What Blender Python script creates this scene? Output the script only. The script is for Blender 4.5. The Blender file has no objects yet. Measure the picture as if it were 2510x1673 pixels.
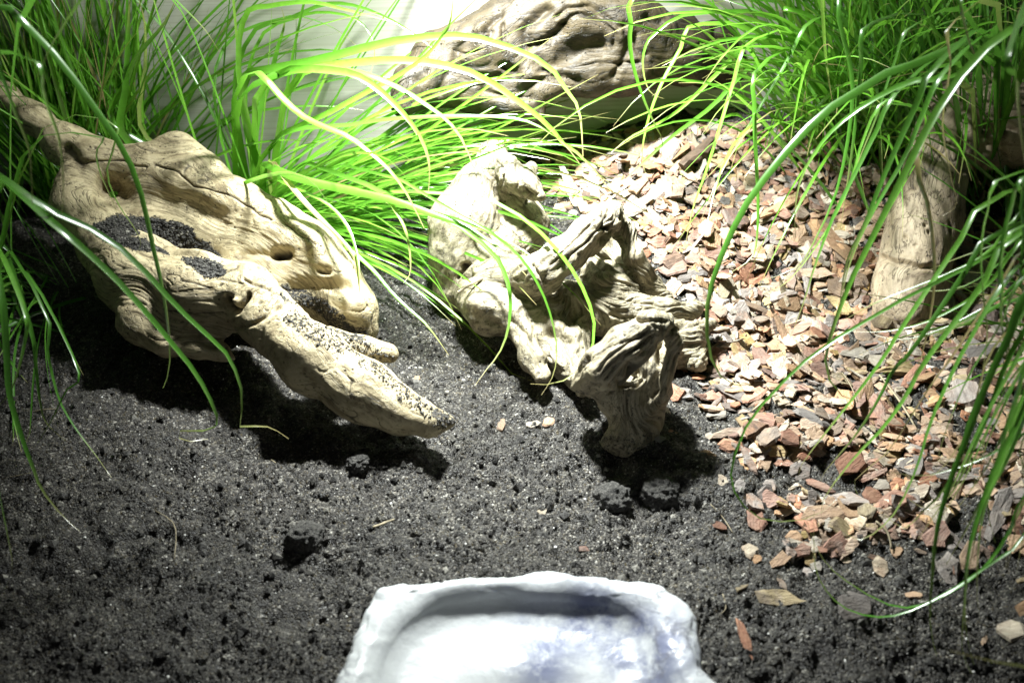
import bpy, math, random
import numpy as np

# ------------------------------------------------------------------ camera, world, lamp, exposure
# All lengths below are written in centimetres and scaled to metres when linked.
S = 0.01
CAM_Z, PITCH, HFOV = 38.0, math.radians(38.0), math.radians(50.0)
W_PX, H_PX = 2510.0, 1673.0
F_PX = (W_PX / 2) / math.tan(HFOV / 2)
LAMP = (-2.5, 58.5, 31.5)

scene = bpy.context.scene
C = scene.collection
cam_d = bpy.data.cameras.new('camera')
cam = bpy.data.objects.new('camera', cam_d)
C.objects.link(cam)
cam.location = (0, 0, CAM_Z * S)
cam.rotation_euler = (math.pi / 2 - PITCH, 0, 0)
cam_d.sensor_width = 36
cam_d.angle = HFOV
cam_d.clip_start = 0.01
cam_d.clip_end = 20
cam_d.dof.use_dof = True
cam_d.dof.focus_distance = 0.60
cam_d.dof.aperture_fstop = 11
scene.camera = cam

world = bpy.data.worlds.new('World')
scene.world = world
world.use_nodes = True
world.node_tree.nodes['Background'].inputs[0].default_value = (0.85, 0.92, 1.0, 1)
world.node_tree.nodes['Background'].inputs[1].default_value = 0.03

ld = bpy.data.lights.new('terrarium_lamp', 'SPOT')
lamp = bpy.data.objects.new('terrarium_lamp', ld)
C.objects.link(lamp)
ld.energy = 35.0
ld.color = (0.95, 1.0, 0.98)
ld.shadow_soft_size = 0.017
ld.spot_size = math.radians(95)
ld.spot_blend = 1.0
lamp.location = [v * S for v in LAMP]
ld2 = bpy.data.lights.new('terrarium_lamp_spill', 'POINT')      # the same bulb's light outside its reflector's beam
spill = bpy.data.objects.new('terrarium_lamp_spill', ld2)
C.objects.link(spill)
ld2.energy = 4.6
ld2.color = ld.color
ld2.shadow_soft_size = 0.017
spill.location = lamp.location
from mathutils import Vector
lamp.rotation_euler = Vector((4.5, -6.5, -31.0)).to_track_quat('-Z', 'Y').to_euler()

vs = scene.view_settings
vs.view_transform = 'Standard'
vs.look = 'None'
vs.exposure = 0.0
vs.gamma = 1.0
vs.use_curve_mapping = False
scene.cycles.max_bounces = 5
scene.cycles.transparent_max_bounces = 4
scene.cycles.use_denoising = True

random.seed(7)
rng = np.random.default_rng(7)

# ------------------------------------------------------------------ helpers
cP, sP = math.cos(PITCH), math.sin(PITCH)


def ray(px, py):
    a = (px - W_PX / 2) / F_PX
    b = (H_PX / 2 - py) / F_PX
    return np.array([a, cP + b * sP, -sP + b * cP])      # per unit of camera depth


def P(px, py, z):                       # the place of a photographed point at height z
    r = ray(px, py)
    t = (z - CAM_Z) / r[2]
    return np.array([r[0] * t, r[1] * t, z])


def PD(px, py, d):                      # ... at a distance along the viewing axis
    return np.array([0, 0, CAM_Z]) + ray(px, py) * d


def depth_of(p):
    return p[..., 1] * cP - (p[..., 2] - CAM_Z) * sP


def project(p):
    d = depth_of(p)
    u = p[..., 1] * sP + (p[..., 2] - CAM_Z) * cP
    return W_PX / 2 + F_PX * p[..., 0] / d, H_PX / 2 - F_PX * u / d, d


_perm = np.arange(256)
np.random.default_rng(3).shuffle(_perm)
_perm = np.concatenate([_perm, _perm, _perm])
_val = np.random.default_rng(4).uniform(-1, 1, 1024)


def noise(p, seed=0):
    p = np.asarray(p, float) + seed * 17.31
    i = np.floor(p).astype(int)
    f = p - i
    u = f * f * f * (f * (f * 6 - 15) + 10)
    i &= 255
    out = 0
    for dx in (0, 1):
        ax = _perm[(i[:, 0] + dx) & 255]
        wx = u[:, 0] if dx else 1 - u[:, 0]
        for dy in (0, 1):
            ay = _perm[(ax + i[:, 1] + dy) & 255]
            wy = u[:, 1] if dy else 1 - u[:, 1]
            for dz in (0, 1):
                az = _perm[(ay + i[:, 2] + dz) & 255]
                wz = u[:, 2] if dz else 1 - u[:, 2]
                out = out + wx * wy * wz * _val[az]
    return out


def fbm(p, octaves=4, seed=0, gain=0.5, lac=2.03):
    s, a, t = 0, 1.0, 0
    p = np.asarray(p, float)
    for o in range(octaves):
        s = s + a * noise(p, seed + o)
        t += a
        a *= gain
        p = p * lac
    return s / t


def sstep(a, b, x):
    t = np.clip((x - a) / (b - a), 0, 1)
    return t * t * (3 - 2 * t)


def mesh_from(name, v, faces, mats=(), smooth=True, attrs=None, mat_idx=None):
    """faces: (N,3) or (N,4) array, or list of tuples; v in cm"""
    me = bpy.data.meshes.new(name)
    v = np.asarray(v, float) * S
    if isinstance(faces, np.ndarray):
        n, k = faces.shape
        me.vertices.add(len(v))
        me.vertices.foreach_set('co', v.astype(np.float32).ravel())
        me.loops.add(n * k)
        me.loops.foreach_set('vertex_index', faces.astype(np.int32).ravel())
        me.polygons.add(n)
        me.polygons.foreach_set('loop_start', (np.arange(n) * k).astype(np.int32))
        me.update(calc_edges=True)
        me.validate()
    else:
        me.from_pydata([tuple(x) for x in v], [], faces)
    for m in mats:
        me.materials.append(m)
    if mat_idx is not None:
        me.polygons.foreach_set('material_index', np.asarray(mat_idx, np.int32))
    me.polygons.foreach_set('use_smooth', np.full(len(me.polygons), smooth))
    for k, (typ, data) in (attrs or {}).items():
        a = me.attributes.new(k, typ, 'POINT')
        a.data.foreach_set('value' if typ == 'FLOAT' else 'vector', np.asarray(data, np.float32).ravel())
    me.update()
    return me


def link(name, me, parent=None, label=None, cat=None, group=None, kind=None, loc=None, rot=None):
    o = bpy.data.objects.new(name, me)
    C.objects.link(o)
    if parent is not None:
        o.parent = parent
    if loc is not None:
        o.location = [c * S for c in loc]
    if rot is not None:
        o.rotation_euler = rot
    for k, val in (('label', label), ('category', cat), ('group', group), ('kind', kind)):
        if val:
            o[k] = val
    return o


# ------------------------------------------------------------------ materials
class NT:
    def __init__(self, name):
        self.m = bpy.data.materials.new(name)
        self.m.use_nodes = True
        self.t = self.m.node_tree
        self.b = self.t.nodes['Principled BSDF']
        self.out = self.t.nodes['Material Output']

    def n(self, typ, ins=None, **props):
        nd = self.t.nodes.new('ShaderNode' + typ)
        for k, v in props.items():
            setattr(nd, k, v)
        for k, v in (ins or {}).items():
            self.set(nd.inputs[k], v)
        return nd

    def set(self, sock, v):
        if isinstance(v, bpy.types.NodeSocket):
            self.t.links.new(v, sock)
        elif isinstance(v, bpy.types.Node):
            self.t.links.new(v.outputs[0], sock)
        else:
            if isinstance(v, tuple) and len(v) == 3 and sock.type == 'RGBA':
                v = (*v, 1)
            sock.default_value = v

    def noise(self, vec, scale, detail=3, rough=0.55, dist=0.0):
        return self.n('TexNoise', {'Vector': vec, 'Scale': scale, 'Detail': detail, 'Roughness': rough, 'Distortion': dist}).outputs[0]

    def ramp(self, fac, stops):
        r = self.n('ValToRGB', {'Fac': fac})
        e = r.color_ramp.elements
        while len(e) < len(stops):
            e.new(0.5)
        for el, (p, c) in zip(e, stops):
            el.position = p
            el.color = (*c, 1) if len(c) == 3 else c
        return r.outputs[0]

    def mix(self, fac, a, b, blend='MIX'):
        m = self.n('Mix', data_type='RGBA', blend_type=blend)
        self.set(m.inputs[0], fac)
        self.set(m.inputs[6], a)
        self.set(m.inputs[7], b)
        return m.outputs[2]

    def math(self, op, a, b=0.0, c=0.0, clamp=False):
        m = self.n('Math', operation=op, use_clamp=clamp)
        self.set(m.inputs[0], a)
        self.set(m.inputs[1], b)
        self.set(m.inputs[2], c)
        return m.outputs[0]

    def mapr(self, v, a, b, c, d):
        return self.n('MapRange', {0: v, 1: a, 2: b, 3: c, 4: d}).outputs[0]

    def coords(self, scale=(100, 100, 100)):
        tc = self.n('TexCoord').outputs['Object']
        return self.n('Mapping', {'Vector': tc, 'Scale': scale}).outputs[0]

    def bump(self, h, strength, dist, prev=None):
        b = self.n('Bump', {'Height': h, 'Strength': strength, 'Distance': dist})
        if prev is not None:
            self.t.links.new(prev, b.inputs['Normal'])
        return b.outputs[0]

    def attr(self, name):
        return self.n('Attribute', attribute_name=name)

    def finish(self, color=None, rough=None, normal=None, **kw):
        if color is not None:
            self.set(self.b.inputs['Base Color'], color)
        if rough is not None:
            self.set(self.b.inputs['Roughness'], rough)
        if normal is not None:
            self.set(self.b.inputs['Normal'], normal)
        for k, v in kw.items():
            self.set(self.b.inputs[k.replace('_', ' ')], v)
        return self.m


def soil_material():
    t = NT('dark_potting_soil')
    c = t.coords()
    wob = t.n('VectorMath', {0: c, 1: t.n('VectorMath', {0: t.n('TexNoise', {'Vector': c, 'Scale': 3.0, 'Detail': 3.0}).outputs[1], 3: 0.25}, operation='SCALE').outputs[0]}, operation='ADD').outputs[0]
    grain = t.n('TexVoronoi', {'Vector': wob, 'Scale': 12.0, 'Randomness': 1.0}, feature='F1')
    big = t.n('TexVoronoi', {'Vector': wob, 'Scale': 3.6}, feature='F1')
    rnd = t.n('SeparateColor', {0: grain.outputs['Color']}).outputs
    col = t.ramp(rnd[0], [(0.0, (0.008, 0.0065, 0.005)), (0.42, (0.024, 0.0205, 0.0165)), (0.70, (0.055, 0.049, 0.040)), (0.87, (0.135, 0.123, 0.103)), (0.96, (0.27, 0.25, 0.215)), (1.0, (0.48, 0.46, 0.41))])
    warm = t.math('GREATER_THAN', rnd[1], 0.93)
    col = t.mix(t.math('MULTIPLY', warm, 0.6), col, (0.10, 0.075, 0.03))
    mid = t.noise(c, 1.1, 4, 0.6)
    col = t.mix(t.mapr(mid, 0.38, 0.68, 0, 0.7), col, (0.013, 0.010, 0.008))
    damp = t.noise(c, 0.12, 3, 0.6)
    col = t.mix(t.mapr(damp, 0.45, 0.62, 0, 0.45), col, (0.010, 0.008, 0.006))
    h = t.math('ADD', t.math('MULTIPLY', grain.outputs['Distance'], -0.55), t.math('MULTIPLY', rnd[2], 0.30))
    n1 = t.bump(t.math('MULTIPLY', big.outputs['Distance'], -1.0), 0.6, 0.0018)
    n2 = t.bump(h, 1.0, 0.0014, n1)
    n3 = t.bump(t.noise(c, 14.0, 3, 0.8), 0.6, 0.0006, n2)
    return t.finish(col, t.mapr(rnd[1], 0.0, 1.0, 0.75, 0.3), n3)


def crumb_material():
    t = NT('soil_crumb')
    c = t.coords()
    r = t.n('NewGeometry').outputs['Random Per Island']
    f = t.noise(c, 11.0, 3, 0.7)
    col = t.ramp(r, [(0.0, (0.010, 0.008, 0.007)), (0.5, (0.025, 0.022, 0.019)), (0.80, (0.062, 0.057, 0.048)), (0.94, (0.15, 0.14, 0.12)), (1.0, (0.38, 0.36, 0.31))])
    col = t.mix(0.35, col, t.ramp(f, [(0.35, (0.010, 0.009, 0.008)), (0.75, (0.10, 0.095, 0.085))]))
    return t.finish(col, 0.6, t.bump(f, 0.8, 0.001))


def wood_material(name, pale, mid, dark, soilc=(0.022, 0.020, 0.018), rough=0.62):
    t = NT(name)
    g = t.attr('grain').outputs['Vector']
    crack = t.attr('crack').outputs['Fac']
    soil = t.attr('soil').outputs['Fac']
    c = t.coords()
    streak = t.noise(g, 1.0, 5, 0.62, 0.4)
    patch = t.noise(c, 0.33, 4, 0.6)
    col = t.ramp(streak, [(0.34, dark), (0.44, mid), (0.55, pale), (0.68, tuple(min(1, x * 1.18) for x in pale))])
    col = t.mix(t.mapr(patch, 0.46, 0.68, 0.0, 0.65), col, t.mix(0.55, mid, dark), 'MIX')
    spots = t.noise(c, 2.3, 3, 0.6)
    col = t.mix(t.mapr(spots, 0.58, 0.70, 0, 0.7), col, dark)
    pv = t.n('TexVoronoi', {'Vector': c, 'Scale': 2.6}, feature='F1')
    pr_ = t.n('SeparateColor', {0: pv.outputs['Color']}).outputs
    pit = t.math('MULTIPLY', t.mapr(pv.outputs['Distance'], 0.08, 0.20, 1, 0), t.math('GREATER_THAN', pr_[0], 0.70))
    col = t.mix(t.math('MULTIPLY', pit, 0.85), col, tuple(x * 0.2 for x in dark))
    lines = t.n('TexNoise', {'Vector': t.n('Mapping', {'Vector': g, 'Scale': (2.2, 2.2, 2.2)}).outputs[0], 'Scale': 1.0, 'Detail': 2.0, 'Roughness': 0.5}).outputs[0]
    hair = t.mapr(t.math('ABSOLUTE', t.math('SUBTRACT', lines, 0.5)), 0.004, 0.030, 1, 0)
    gate = t.mapr(t.noise(c, 0.8, 2), 0.42, 0.56, 0, 1)
    hair = t.math('MULTIPLY', hair, gate)
    col = t.mix(t.math('MULTIPLY', hair, 0.6), col, tuple(x * 0.25 for x in dark))
    col = t.mix(t.mapr(crack, 0.25, 0.85, 0, 0.93), col, (0.02, 0.016, 0.012))
    sp = t.noise(c, 5.5, 4, 0.75)
    cov = t.mapr(t.math('ADD', t.math('MULTIPLY', soil, 0.62), t.math('MULTIPLY', sp, 0.62)), 0.60, 0.68, 0, 1)
    cov = t.math('MULTIPLY', cov, t.mapr(soil, 0.0, 0.15, 0, 1))
    scol = t.ramp(t.noise(c, 9.0, 3, 0.7), [(0.35, tuple(x * 0.5 for x in soilc)), (0.7, tuple(x * 4 for x in soilc))])
    col = t.mix(cov, col, scol)
    h = t.math('SUBTRACT', t.math('ADD', t.math('MULTIPLY', streak, 0.6), t.math('MULTIPLY', t.noise(c, 6.0, 4, 0.65), 0.35)), t.math('ADD', t.math('MULTIPLY', hair, 0.5), t.math('MULTIPLY', pit, 0.5)))
    n1 = t.bump(h, 0.7, 0.0017)
    n2 = t.bump(t.math('MULTIPLY', cov, sp), 0.7, 0.002, n1)
    return t.finish(col, rough, n2)


def grass_material(name, base, tip, trans=0.35):
    t = NT(name)
    tt = t.attr('along').outputs['Fac']
    r = t.n('ObjectInfo').outputs['Random']
    isl = t.n('NewGeometry').outputs['Random Per Island']
    rr = t.math('FRACT', t.math('ADD', r, isl))
    c = t.coords()
    a = tuple(x * 0.55 for x in base)
    b = (min(1, base[0] * 1.5), min(1, base[1] * 1.25), base[2] * 1.3)
    col = t.ramp(rr, [(0.0, a), (0.5, base), (0.90, b), (0.945, (base[1] * 0.6, base[1] * 0.95, base[2] * 1.8)), (0.955, (0.34, 0.27, 0.12)), (1.0, (0.27, 0.19, 0.09))])
    st = t.noise(c, 3.0, 2)
    col = t.mix(t.mapr(st, 0.4, 0.7, 0, 0.35), col, a)
    col = t.mix(t.mapr(tt, 0.86, 0.99, 0, 0.9), col, tip)
    t.finish(col, 0.24, None, Specular_IOR_Level=1.0)
    tr = t.n('BsdfTranslucent', {'Color': t.mix(0.5, col, b)})
    ms = t.n('MixShader', {0: trans})
    t.t.links.new(t.b.outputs[0], ms.inputs[1])
    t.t.links.new(tr.outputs[0], ms.inputs[2])
    t.t.links.new(ms.outputs[0], t.out.inputs[0])
    return t.m


def chip_material(name, a, b, c3):
    t = NT('bark_' + name)
    c = t.coords()
    r = t.n('ObjectInfo').outputs['Random']
    isl = t.n('NewGeometry').outputs['Random Per Island']
    rr = t.math('FRACT', t.math('ADD', r, isl))
    off = t.n('VectorMath', {0: c, 1: t.n('CombineXYZ', {0: t.math('MULTIPLY', rr, 40), 1: t.math('MULTIPLY', rr, 17), 2: 0})}, operation='ADD').outputs[0]
    st = t.n('Mapping', {'Vector': off, 'Scale': (0.9, 3.2, 2.0)}).outputs[0]
    f = t.noise(st, 1.8, 5, 0.65, 0.6)
    p = t.noise(off, 1.1, 3, 0.6)
    col = t.ramp(f, [(0.28, a), (0.5, b), (0.72, c3)])
    col = t.mix(t.mapr(p, 0.45, 0.65, 0, 0.55), col, t.mix(rr, (0.30, 0.25, 0.21), (0.42, 0.22, 0.12)))
    hs = t.n('HueSaturation', {'Hue': 0.5, 'Saturation': t.mapr(rr, 0, 1, 0.72, 1.08), 'Value': t.mapr(t.math('FRACT', t.math('MULTIPLY', rr, 7.3)), 0, 1, 0.40, 1.0), 'Color': col})
    n = t.bump(t.math('ADD', f, t.math('MULTIPLY', t.noise(off, 7, 3, 0.7), 0.4)), 0.8, 0.0016)
    return t.finish(hs.outputs[0], 0.75, n)


M_SOIL = soil_material()
M_CRUMB = crumb_material()
M_WOOD_L = wood_material('weathered_cream_driftwood', (0.53, 0.445, 0.275), (0.42, 0.345, 0.205), (0.19, 0.148, 0.083))
M_WOOD_C = wood_material('grey_gnarled_driftwood', (0.34, 0.295, 0.20), (0.235, 0.20, 0.13), (0.08, 0.065, 0.038))
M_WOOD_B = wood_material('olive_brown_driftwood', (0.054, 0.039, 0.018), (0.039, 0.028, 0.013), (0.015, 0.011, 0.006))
M_WOOD_R = wood_material('taupe_driftwood', (0.44, 0.35, 0.24), (0.35, 0.275, 0.185), (0.17, 0.125, 0.08))
M_GRASS = grass_material('green_sedge_blade', (0.14, 0.40, 0.034), (0.42, 0.32, 0.15))
M_GRASS_D = grass_material('deep_green_sedge_blade', (0.105, 0.32, 0.036), (0.36, 0.29, 0.14), 0.3)
CHIP = {
    'reddish': chip_material('reddish', (0.16, 0.06, 0.035), (0.34, 0.15, 0.085), (0.46, 0.25, 0.15)),
    'tan': chip_material('tan', (0.28, 0.16, 0.08), (0.48, 0.30, 0.17), (0.60, 0.42, 0.26)),
    'pale cream': chip_material('pale', (0.40, 0.32, 0.22), (0.58, 0.48, 0.35), (0.70, 0.62, 0.48)),
    'grey': chip_material('grey', (0.16, 0.13, 0.115), (0.30, 0.25, 0.22), (0.42, 0.37, 0.33)),
    'ochre': chip_material('ochre', (0.22, 0.15, 0.05), (0.42, 0.30, 0.12), (0.55, 0.43, 0.21)),
    'dark brown': chip_material('dark', (0.05, 0.03, 0.02), (0.12, 0.07, 0.045), (0.22, 0.14, 0.09)),
}


def plain(name, col, rough=0.6):
    t = NT(name)
    c = t.coords()
    f = t.noise(c, 3.0, 4, 0.6)
    return t.finish(t.ramp(f, [(0.3, tuple(x * 0.7 for x in col)), (0.7, tuple(min(1, x * 1.15) for x in col))]), rough, t.bump(f, 0.4, 0.001))


M_PERL = plain('white_perlite', (0.75, 0.74, 0.70), 0.5)
M_STRAW = plain('dry_straw', (0.30, 0.25, 0.16), 0.7)


def wall_material():
    t = NT('cream_woodgrain_panel')
    tc = t.n('TexCoord').outputs['Object']
    m1 = t.n('Mapping', {'Vector': tc, 'Scale': (3, 1, 120)}).outputs[0]
    m2 = t.n('Mapping', {'Vector': tc, 'Scale': (1.5, 1, 240)}).outputs[0]
    f = t.noise(m1, 1.0, 3, 0.5, 0.15)
    ln = t.n('TexNoise', {'Vector': m2, 'Scale': 1.0, 'Detail': 2.0, 'Distortion': 0.2}).outputs[0]
    thin = t.mapr(t.math('ABSOLUTE', t.math('SUBTRACT', ln, 0.5)), 0.0, 0.05, 1, 0)
    col = t.ramp(f, [(0.3, (0.52, 0.505, 0.445)), (0.7, (0.60, 0.585, 0.525))])
    col = t.mix(t.math('MULTIPLY', thin, 0.55), col, (0.40, 0.375, 0.30))
    return t.finish(col, 0.55, t.bump(f, 0.1, 0.0005))


M_WALL = wall_material()


def dish_material():
    t = NT('white_marbled_resin')
    c = t.coords()
    blue = t.attr('blue').outputs['Fac']
    vein = t.attr('vein').outputs['Fac']
    f = t.noise(c, 0.55, 5, 0.7)
    g = t.noise(c, 6.0, 4, 0.8)
    k = t.math('MULTIPLY', blue, t.mapr(t.math('ADD', t.math('MULTIPLY', f, 0.75), t.math('MULTIPLY', g, 0.25)), 0.36, 0.54, 0, 1))
    col = t.mix(t.math('MULTIPLY', k, 0.9), (0.68, 0.70, 0.71), (0.15, 0.17, 0.30))
    vn = t.n('TexNoise', {'Vector': c, 'Scale': 0.35, 'Detail': 5.0, 'Roughness': 0.6, 'Distortion': 0.6}).outputs[0]
    vl = t.mapr(t.math('ABSOLUTE', t.math('SUBTRACT', vn, 0.5)), 0.0, 0.022, 1, 0)
    col = t.mix(t.math('MULTIPLY', t.math('MULTIPLY', vl, vein), 0.75), col, (0.20, 0.20, 0.24))
    vor = t.n('TexVoronoi', {'Vector': c, 'Scale': 0.9}, feature='F1')
    sp = t.math('MULTIPLY', t.math('LESS_THAN', vor.outputs['Distance'], 0.06), t.math('GREATER_THAN', t.n('SeparateColor', {0: vor.outputs['Color']}).outputs[0], 0.75))
    col = t.mix(t.math('MULTIPLY', sp, 0.7), col, (0.12, 0.11, 0.10))
    n = t.bump(t.noise(c, 1.3, 5, 0.6), 0.25, 0.002)
    return t.finish(col, 0.32, n, Subsurface_Weight=0.15, Subsurface_Radius=(0.01, 0.01, 0.012), Subsurface_Scale=0.4)


M_DISH = dish_material()


# ------------------------------------------------------------------ ground and back panel
WALL_Y0, WALL_SL = 67.6, 0.055


def wall_y(x):
    return WALL_Y0 + WALL_SL * x


def ground_low(x, y):
    q = np.stack([x, y, 0 * x], -1).reshape(-1, 3)
    z = 4.6 * sstep(50, 67, y) * sstep(-3, 12, x) - 0.5 * sstep(-30, -10, -y + 0 * x) * 0
    z = z + (0.95 * fbm(q * 0.16, 3, 11) + 0.50 * fbm(q * 0.5, 3, 15)).reshape(np.shape(x))
    # the low hollow worn under the log, the little ridge in front of it
    z = z + 0.5 * np.exp(-(((x + 4) / 6) ** 2 + ((y - 41.5) / 2.2) ** 2))
    z = z - 0.8 * np.exp(-(((x + 15) / 5) ** 2 + ((y - 44) / 3) ** 2))
    return z


_lx, _ly = np.arange(-70, 71, 0.5), np.arange(5, 81, 0.5)
_LOW = ground_low(*np.meshgrid(_lx, _ly, indexing='ij')).tolist()


def gz(x, y):
    a, b = min(max((x + 70) * 2, 0), 279.99), min(max((y - 5) * 2, 0), 149.99)
    i, j = int(a), int(b)
    a, b = a - i, b - j
    return (_LOW[i][j] * (1 - a) + _LOW[i + 1][j] * a) * (1 - b) + (_LOW[i][j + 1] * (1 - a) + _LOW[i + 1][j + 1] * a) * b


def G(px, py, up=0.0):                  # photographed point on the soil
    z = 0.0
    for _ in range(10):
        p = P(px, py, z + up)
        z = 0.5 * z + 0.5 * gz(p[0], p[1])
    p = P(px, py, z + up)
    return p


xs = np.arange(-42, 46.01, 0.14)
ys = np.arange(17, 72.01, 0.14)
X, Y = np.meshgrid(xs, ys, indexing='ij')
Z = ground_low(X, Y)
q = np.stack([X.ravel(), Y.ravel(), np.zeros(X.size)], -1)
rough = 0.30 * fbm(q * 0.8, 3, 21) + 0.15 * fbm(q * 1.9, 2, 25) + 0.12 * np.abs(fbm(q * 3.3, 2, 33)) + 0.07 * noise(q * 5.9, 29)
Z = Z + rough.reshape(X.shape)
nx, ny = X.shape
idx = np.arange(nx * ny).reshape(nx, ny)
fc = np.stack([idx[:-1, :-1], idx[1:, :-1], idx[1:, 1:], idx[:-1, 1:]], -1).reshape(-1, 4)
ground = link('soil_ground', mesh_from('soil_ground', np.stack([X, Y, Z], -1).reshape(-1, 3), fc, [M_SOIL]), kind='structure',
              label='dark crumbly potting soil covering the terrarium floor')


def ico():
    t = (1 + 5 ** 0.5) / 2
    v = np.array([(-1, t, 0), (1, t, 0), (-1, -t, 0), (1, -t, 0), (0, -1, t), (0, 1, t), (0, -1, -t), (0, 1, -t), (t, 0, -1), (t, 0, 1), (-t, 0, -1), (-t, 0, 1)], float)
    v /= np.linalg.norm(v[0])
    f = np.array([(0, 11, 5), (0, 5, 1), (0, 1, 7), (0, 7, 10), (0, 10, 11), (1, 5, 9), (5, 11, 4), (11, 10, 2), (10, 7, 6), (7, 1, 8), (3, 9, 4), (3, 4, 2), (3, 2, 6), (3, 6, 8), (3, 8, 9), (4, 9, 5), (2, 4, 11), (6, 2, 10), (8, 6, 7), (9, 8, 1)])
    return v, f


ICO_V, ICO_F = ico()


OCT_V = np.array([(1, 0, 0), (-1, 0, 0), (0, 1, 0), (0, -1, 0), (0, 0, 1), (0, 0, -1)], float) * 1.15
OCT_F = np.array([(0, 2, 4), (2, 1, 4), (1, 3, 4), (3, 0, 4), (2, 0, 5), (1, 2, 5), (3, 1, 5), (0, 3, 5)])


def crumbs_mesh(name, pts, rad, mat, jit=0.35, squash=0.75, lean=False):
    n = len(pts)
    bv, bf = (OCT_V, OCT_F) if lean else (ICO_V, ICO_F)
    nb = len(bv)
    v = bv[None] * (1 + jit * rng.uniform(-1, 1, (n, nb, 1))) * rad[:, None, None]
    ca, sa = np.cos(rng.uniform(0, 6.28, (n, 1))), None
    sa = np.sqrt(1 - ca * ca)
    v = np.stack([v[..., 0] * ca - v[..., 1] * sa, v[..., 0] * sa + v[..., 1] * ca, v[..., 2]], -1)
    v = v * rng.uniform(0.7, 1.25, (n, 1, 3))
    v[..., 2] *= squash
    v = v + pts[:, None, :]
    f = (bf[None] + nb * np.arange(n)[:, None, None]).reshape(-1, 3)
    return mesh_from(name, v.reshape(-1, 3), f, [mat], smooth=False)


def ground_fine(x, y):
    i = np.clip(((x - xs[0]) / 0.14).round().astype(int), 0, nx - 1)
    j = np.clip(((y - ys[0]) / 0.14).round().astype(int), 0, ny - 1)
    return Z[i, j]


n = 62000
yy = 25 + (rng.random(n) ** 1.35) * 40
xx = rng.uniform(-0.62, 0.62, n) * (yy * 0.788 + 24) * 0.93
q = np.stack([xx, yy, 0 * xx], -1)
keep = fbm(q * 0.35, 2, 40) + 0.4 * rng.uniform(-1, 1, n) > -0.25
xx, yy = xx[keep], yy[keep]
rr = 0.028 + 0.045 * rng.random(len(xx)) + 0.15 * rng.random(len(xx)) ** 16
nb_ = 420                                # half-buried lumps
rr[:nb_] = rng.uniform(0.14, 0.36, nb_) * rng.uniform(0.6, 1, nb_)
pts = np.stack([xx, yy, ground_fine(xx, yy) + rr * np.where(np.arange(len(xx)) < nb_, -0.05, 0.15)], -1)
lm = crumbs_mesh('soil_lumps', pts[:nb_], rr[:nb_], M_SOIL, jit=0.25)
link('soil_lumps', lm, ground, kind='stuff')
pts, rr = pts[nb_:], rr[nb_:]
link('soil_crumbs', crumbs_mesh('soil_crumbs', pts, rr, M_CRUMB, lean=True), ground, kind='stuff')
n = 420
yy = rng.uniform(26, 62, n)
xx = rng.uniform(-0.6, 0.6, n) * (yy * 0.788 + 24) * 0.93
rr = 0.03 + 0.05 * rng.random(n) ** 3
link('perlite_grains', crumbs_mesh('perlite_grains', np.stack([xx, yy, ground_fine(xx, yy) + rr * 0.8], -1), rr, M_PERL), ground, kind='stuff')

wl, wr = -60, 60
wv = [(x, wall_y(x) + d, z) for d in (0, 1.6) for (x, z) in ((wl, -4), (wr, -4), (wr, 50), (wl, 50))]
wf = [(0, 1, 2, 3), (5, 4, 7, 6), (4, 0, 3, 7), (1, 5, 6, 2), (3, 2, 6, 7), (4, 5, 1, 0)]
wall = link('back_wall', mesh_from('back_wall', wv, wf, [M_WALL], smooth=False), kind='structure',
            label='cream wood-grain panel closing the back of the terrarium')


# ------------------------------------------------------------------ driftwood: blended limbs -> surface -> carved strokes
def smin(a, b, k):
    h = np.maximum(k - np.abs(a - b), 0) / k
    return np.minimum(a, b) - h * h * k * 0.25


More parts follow.
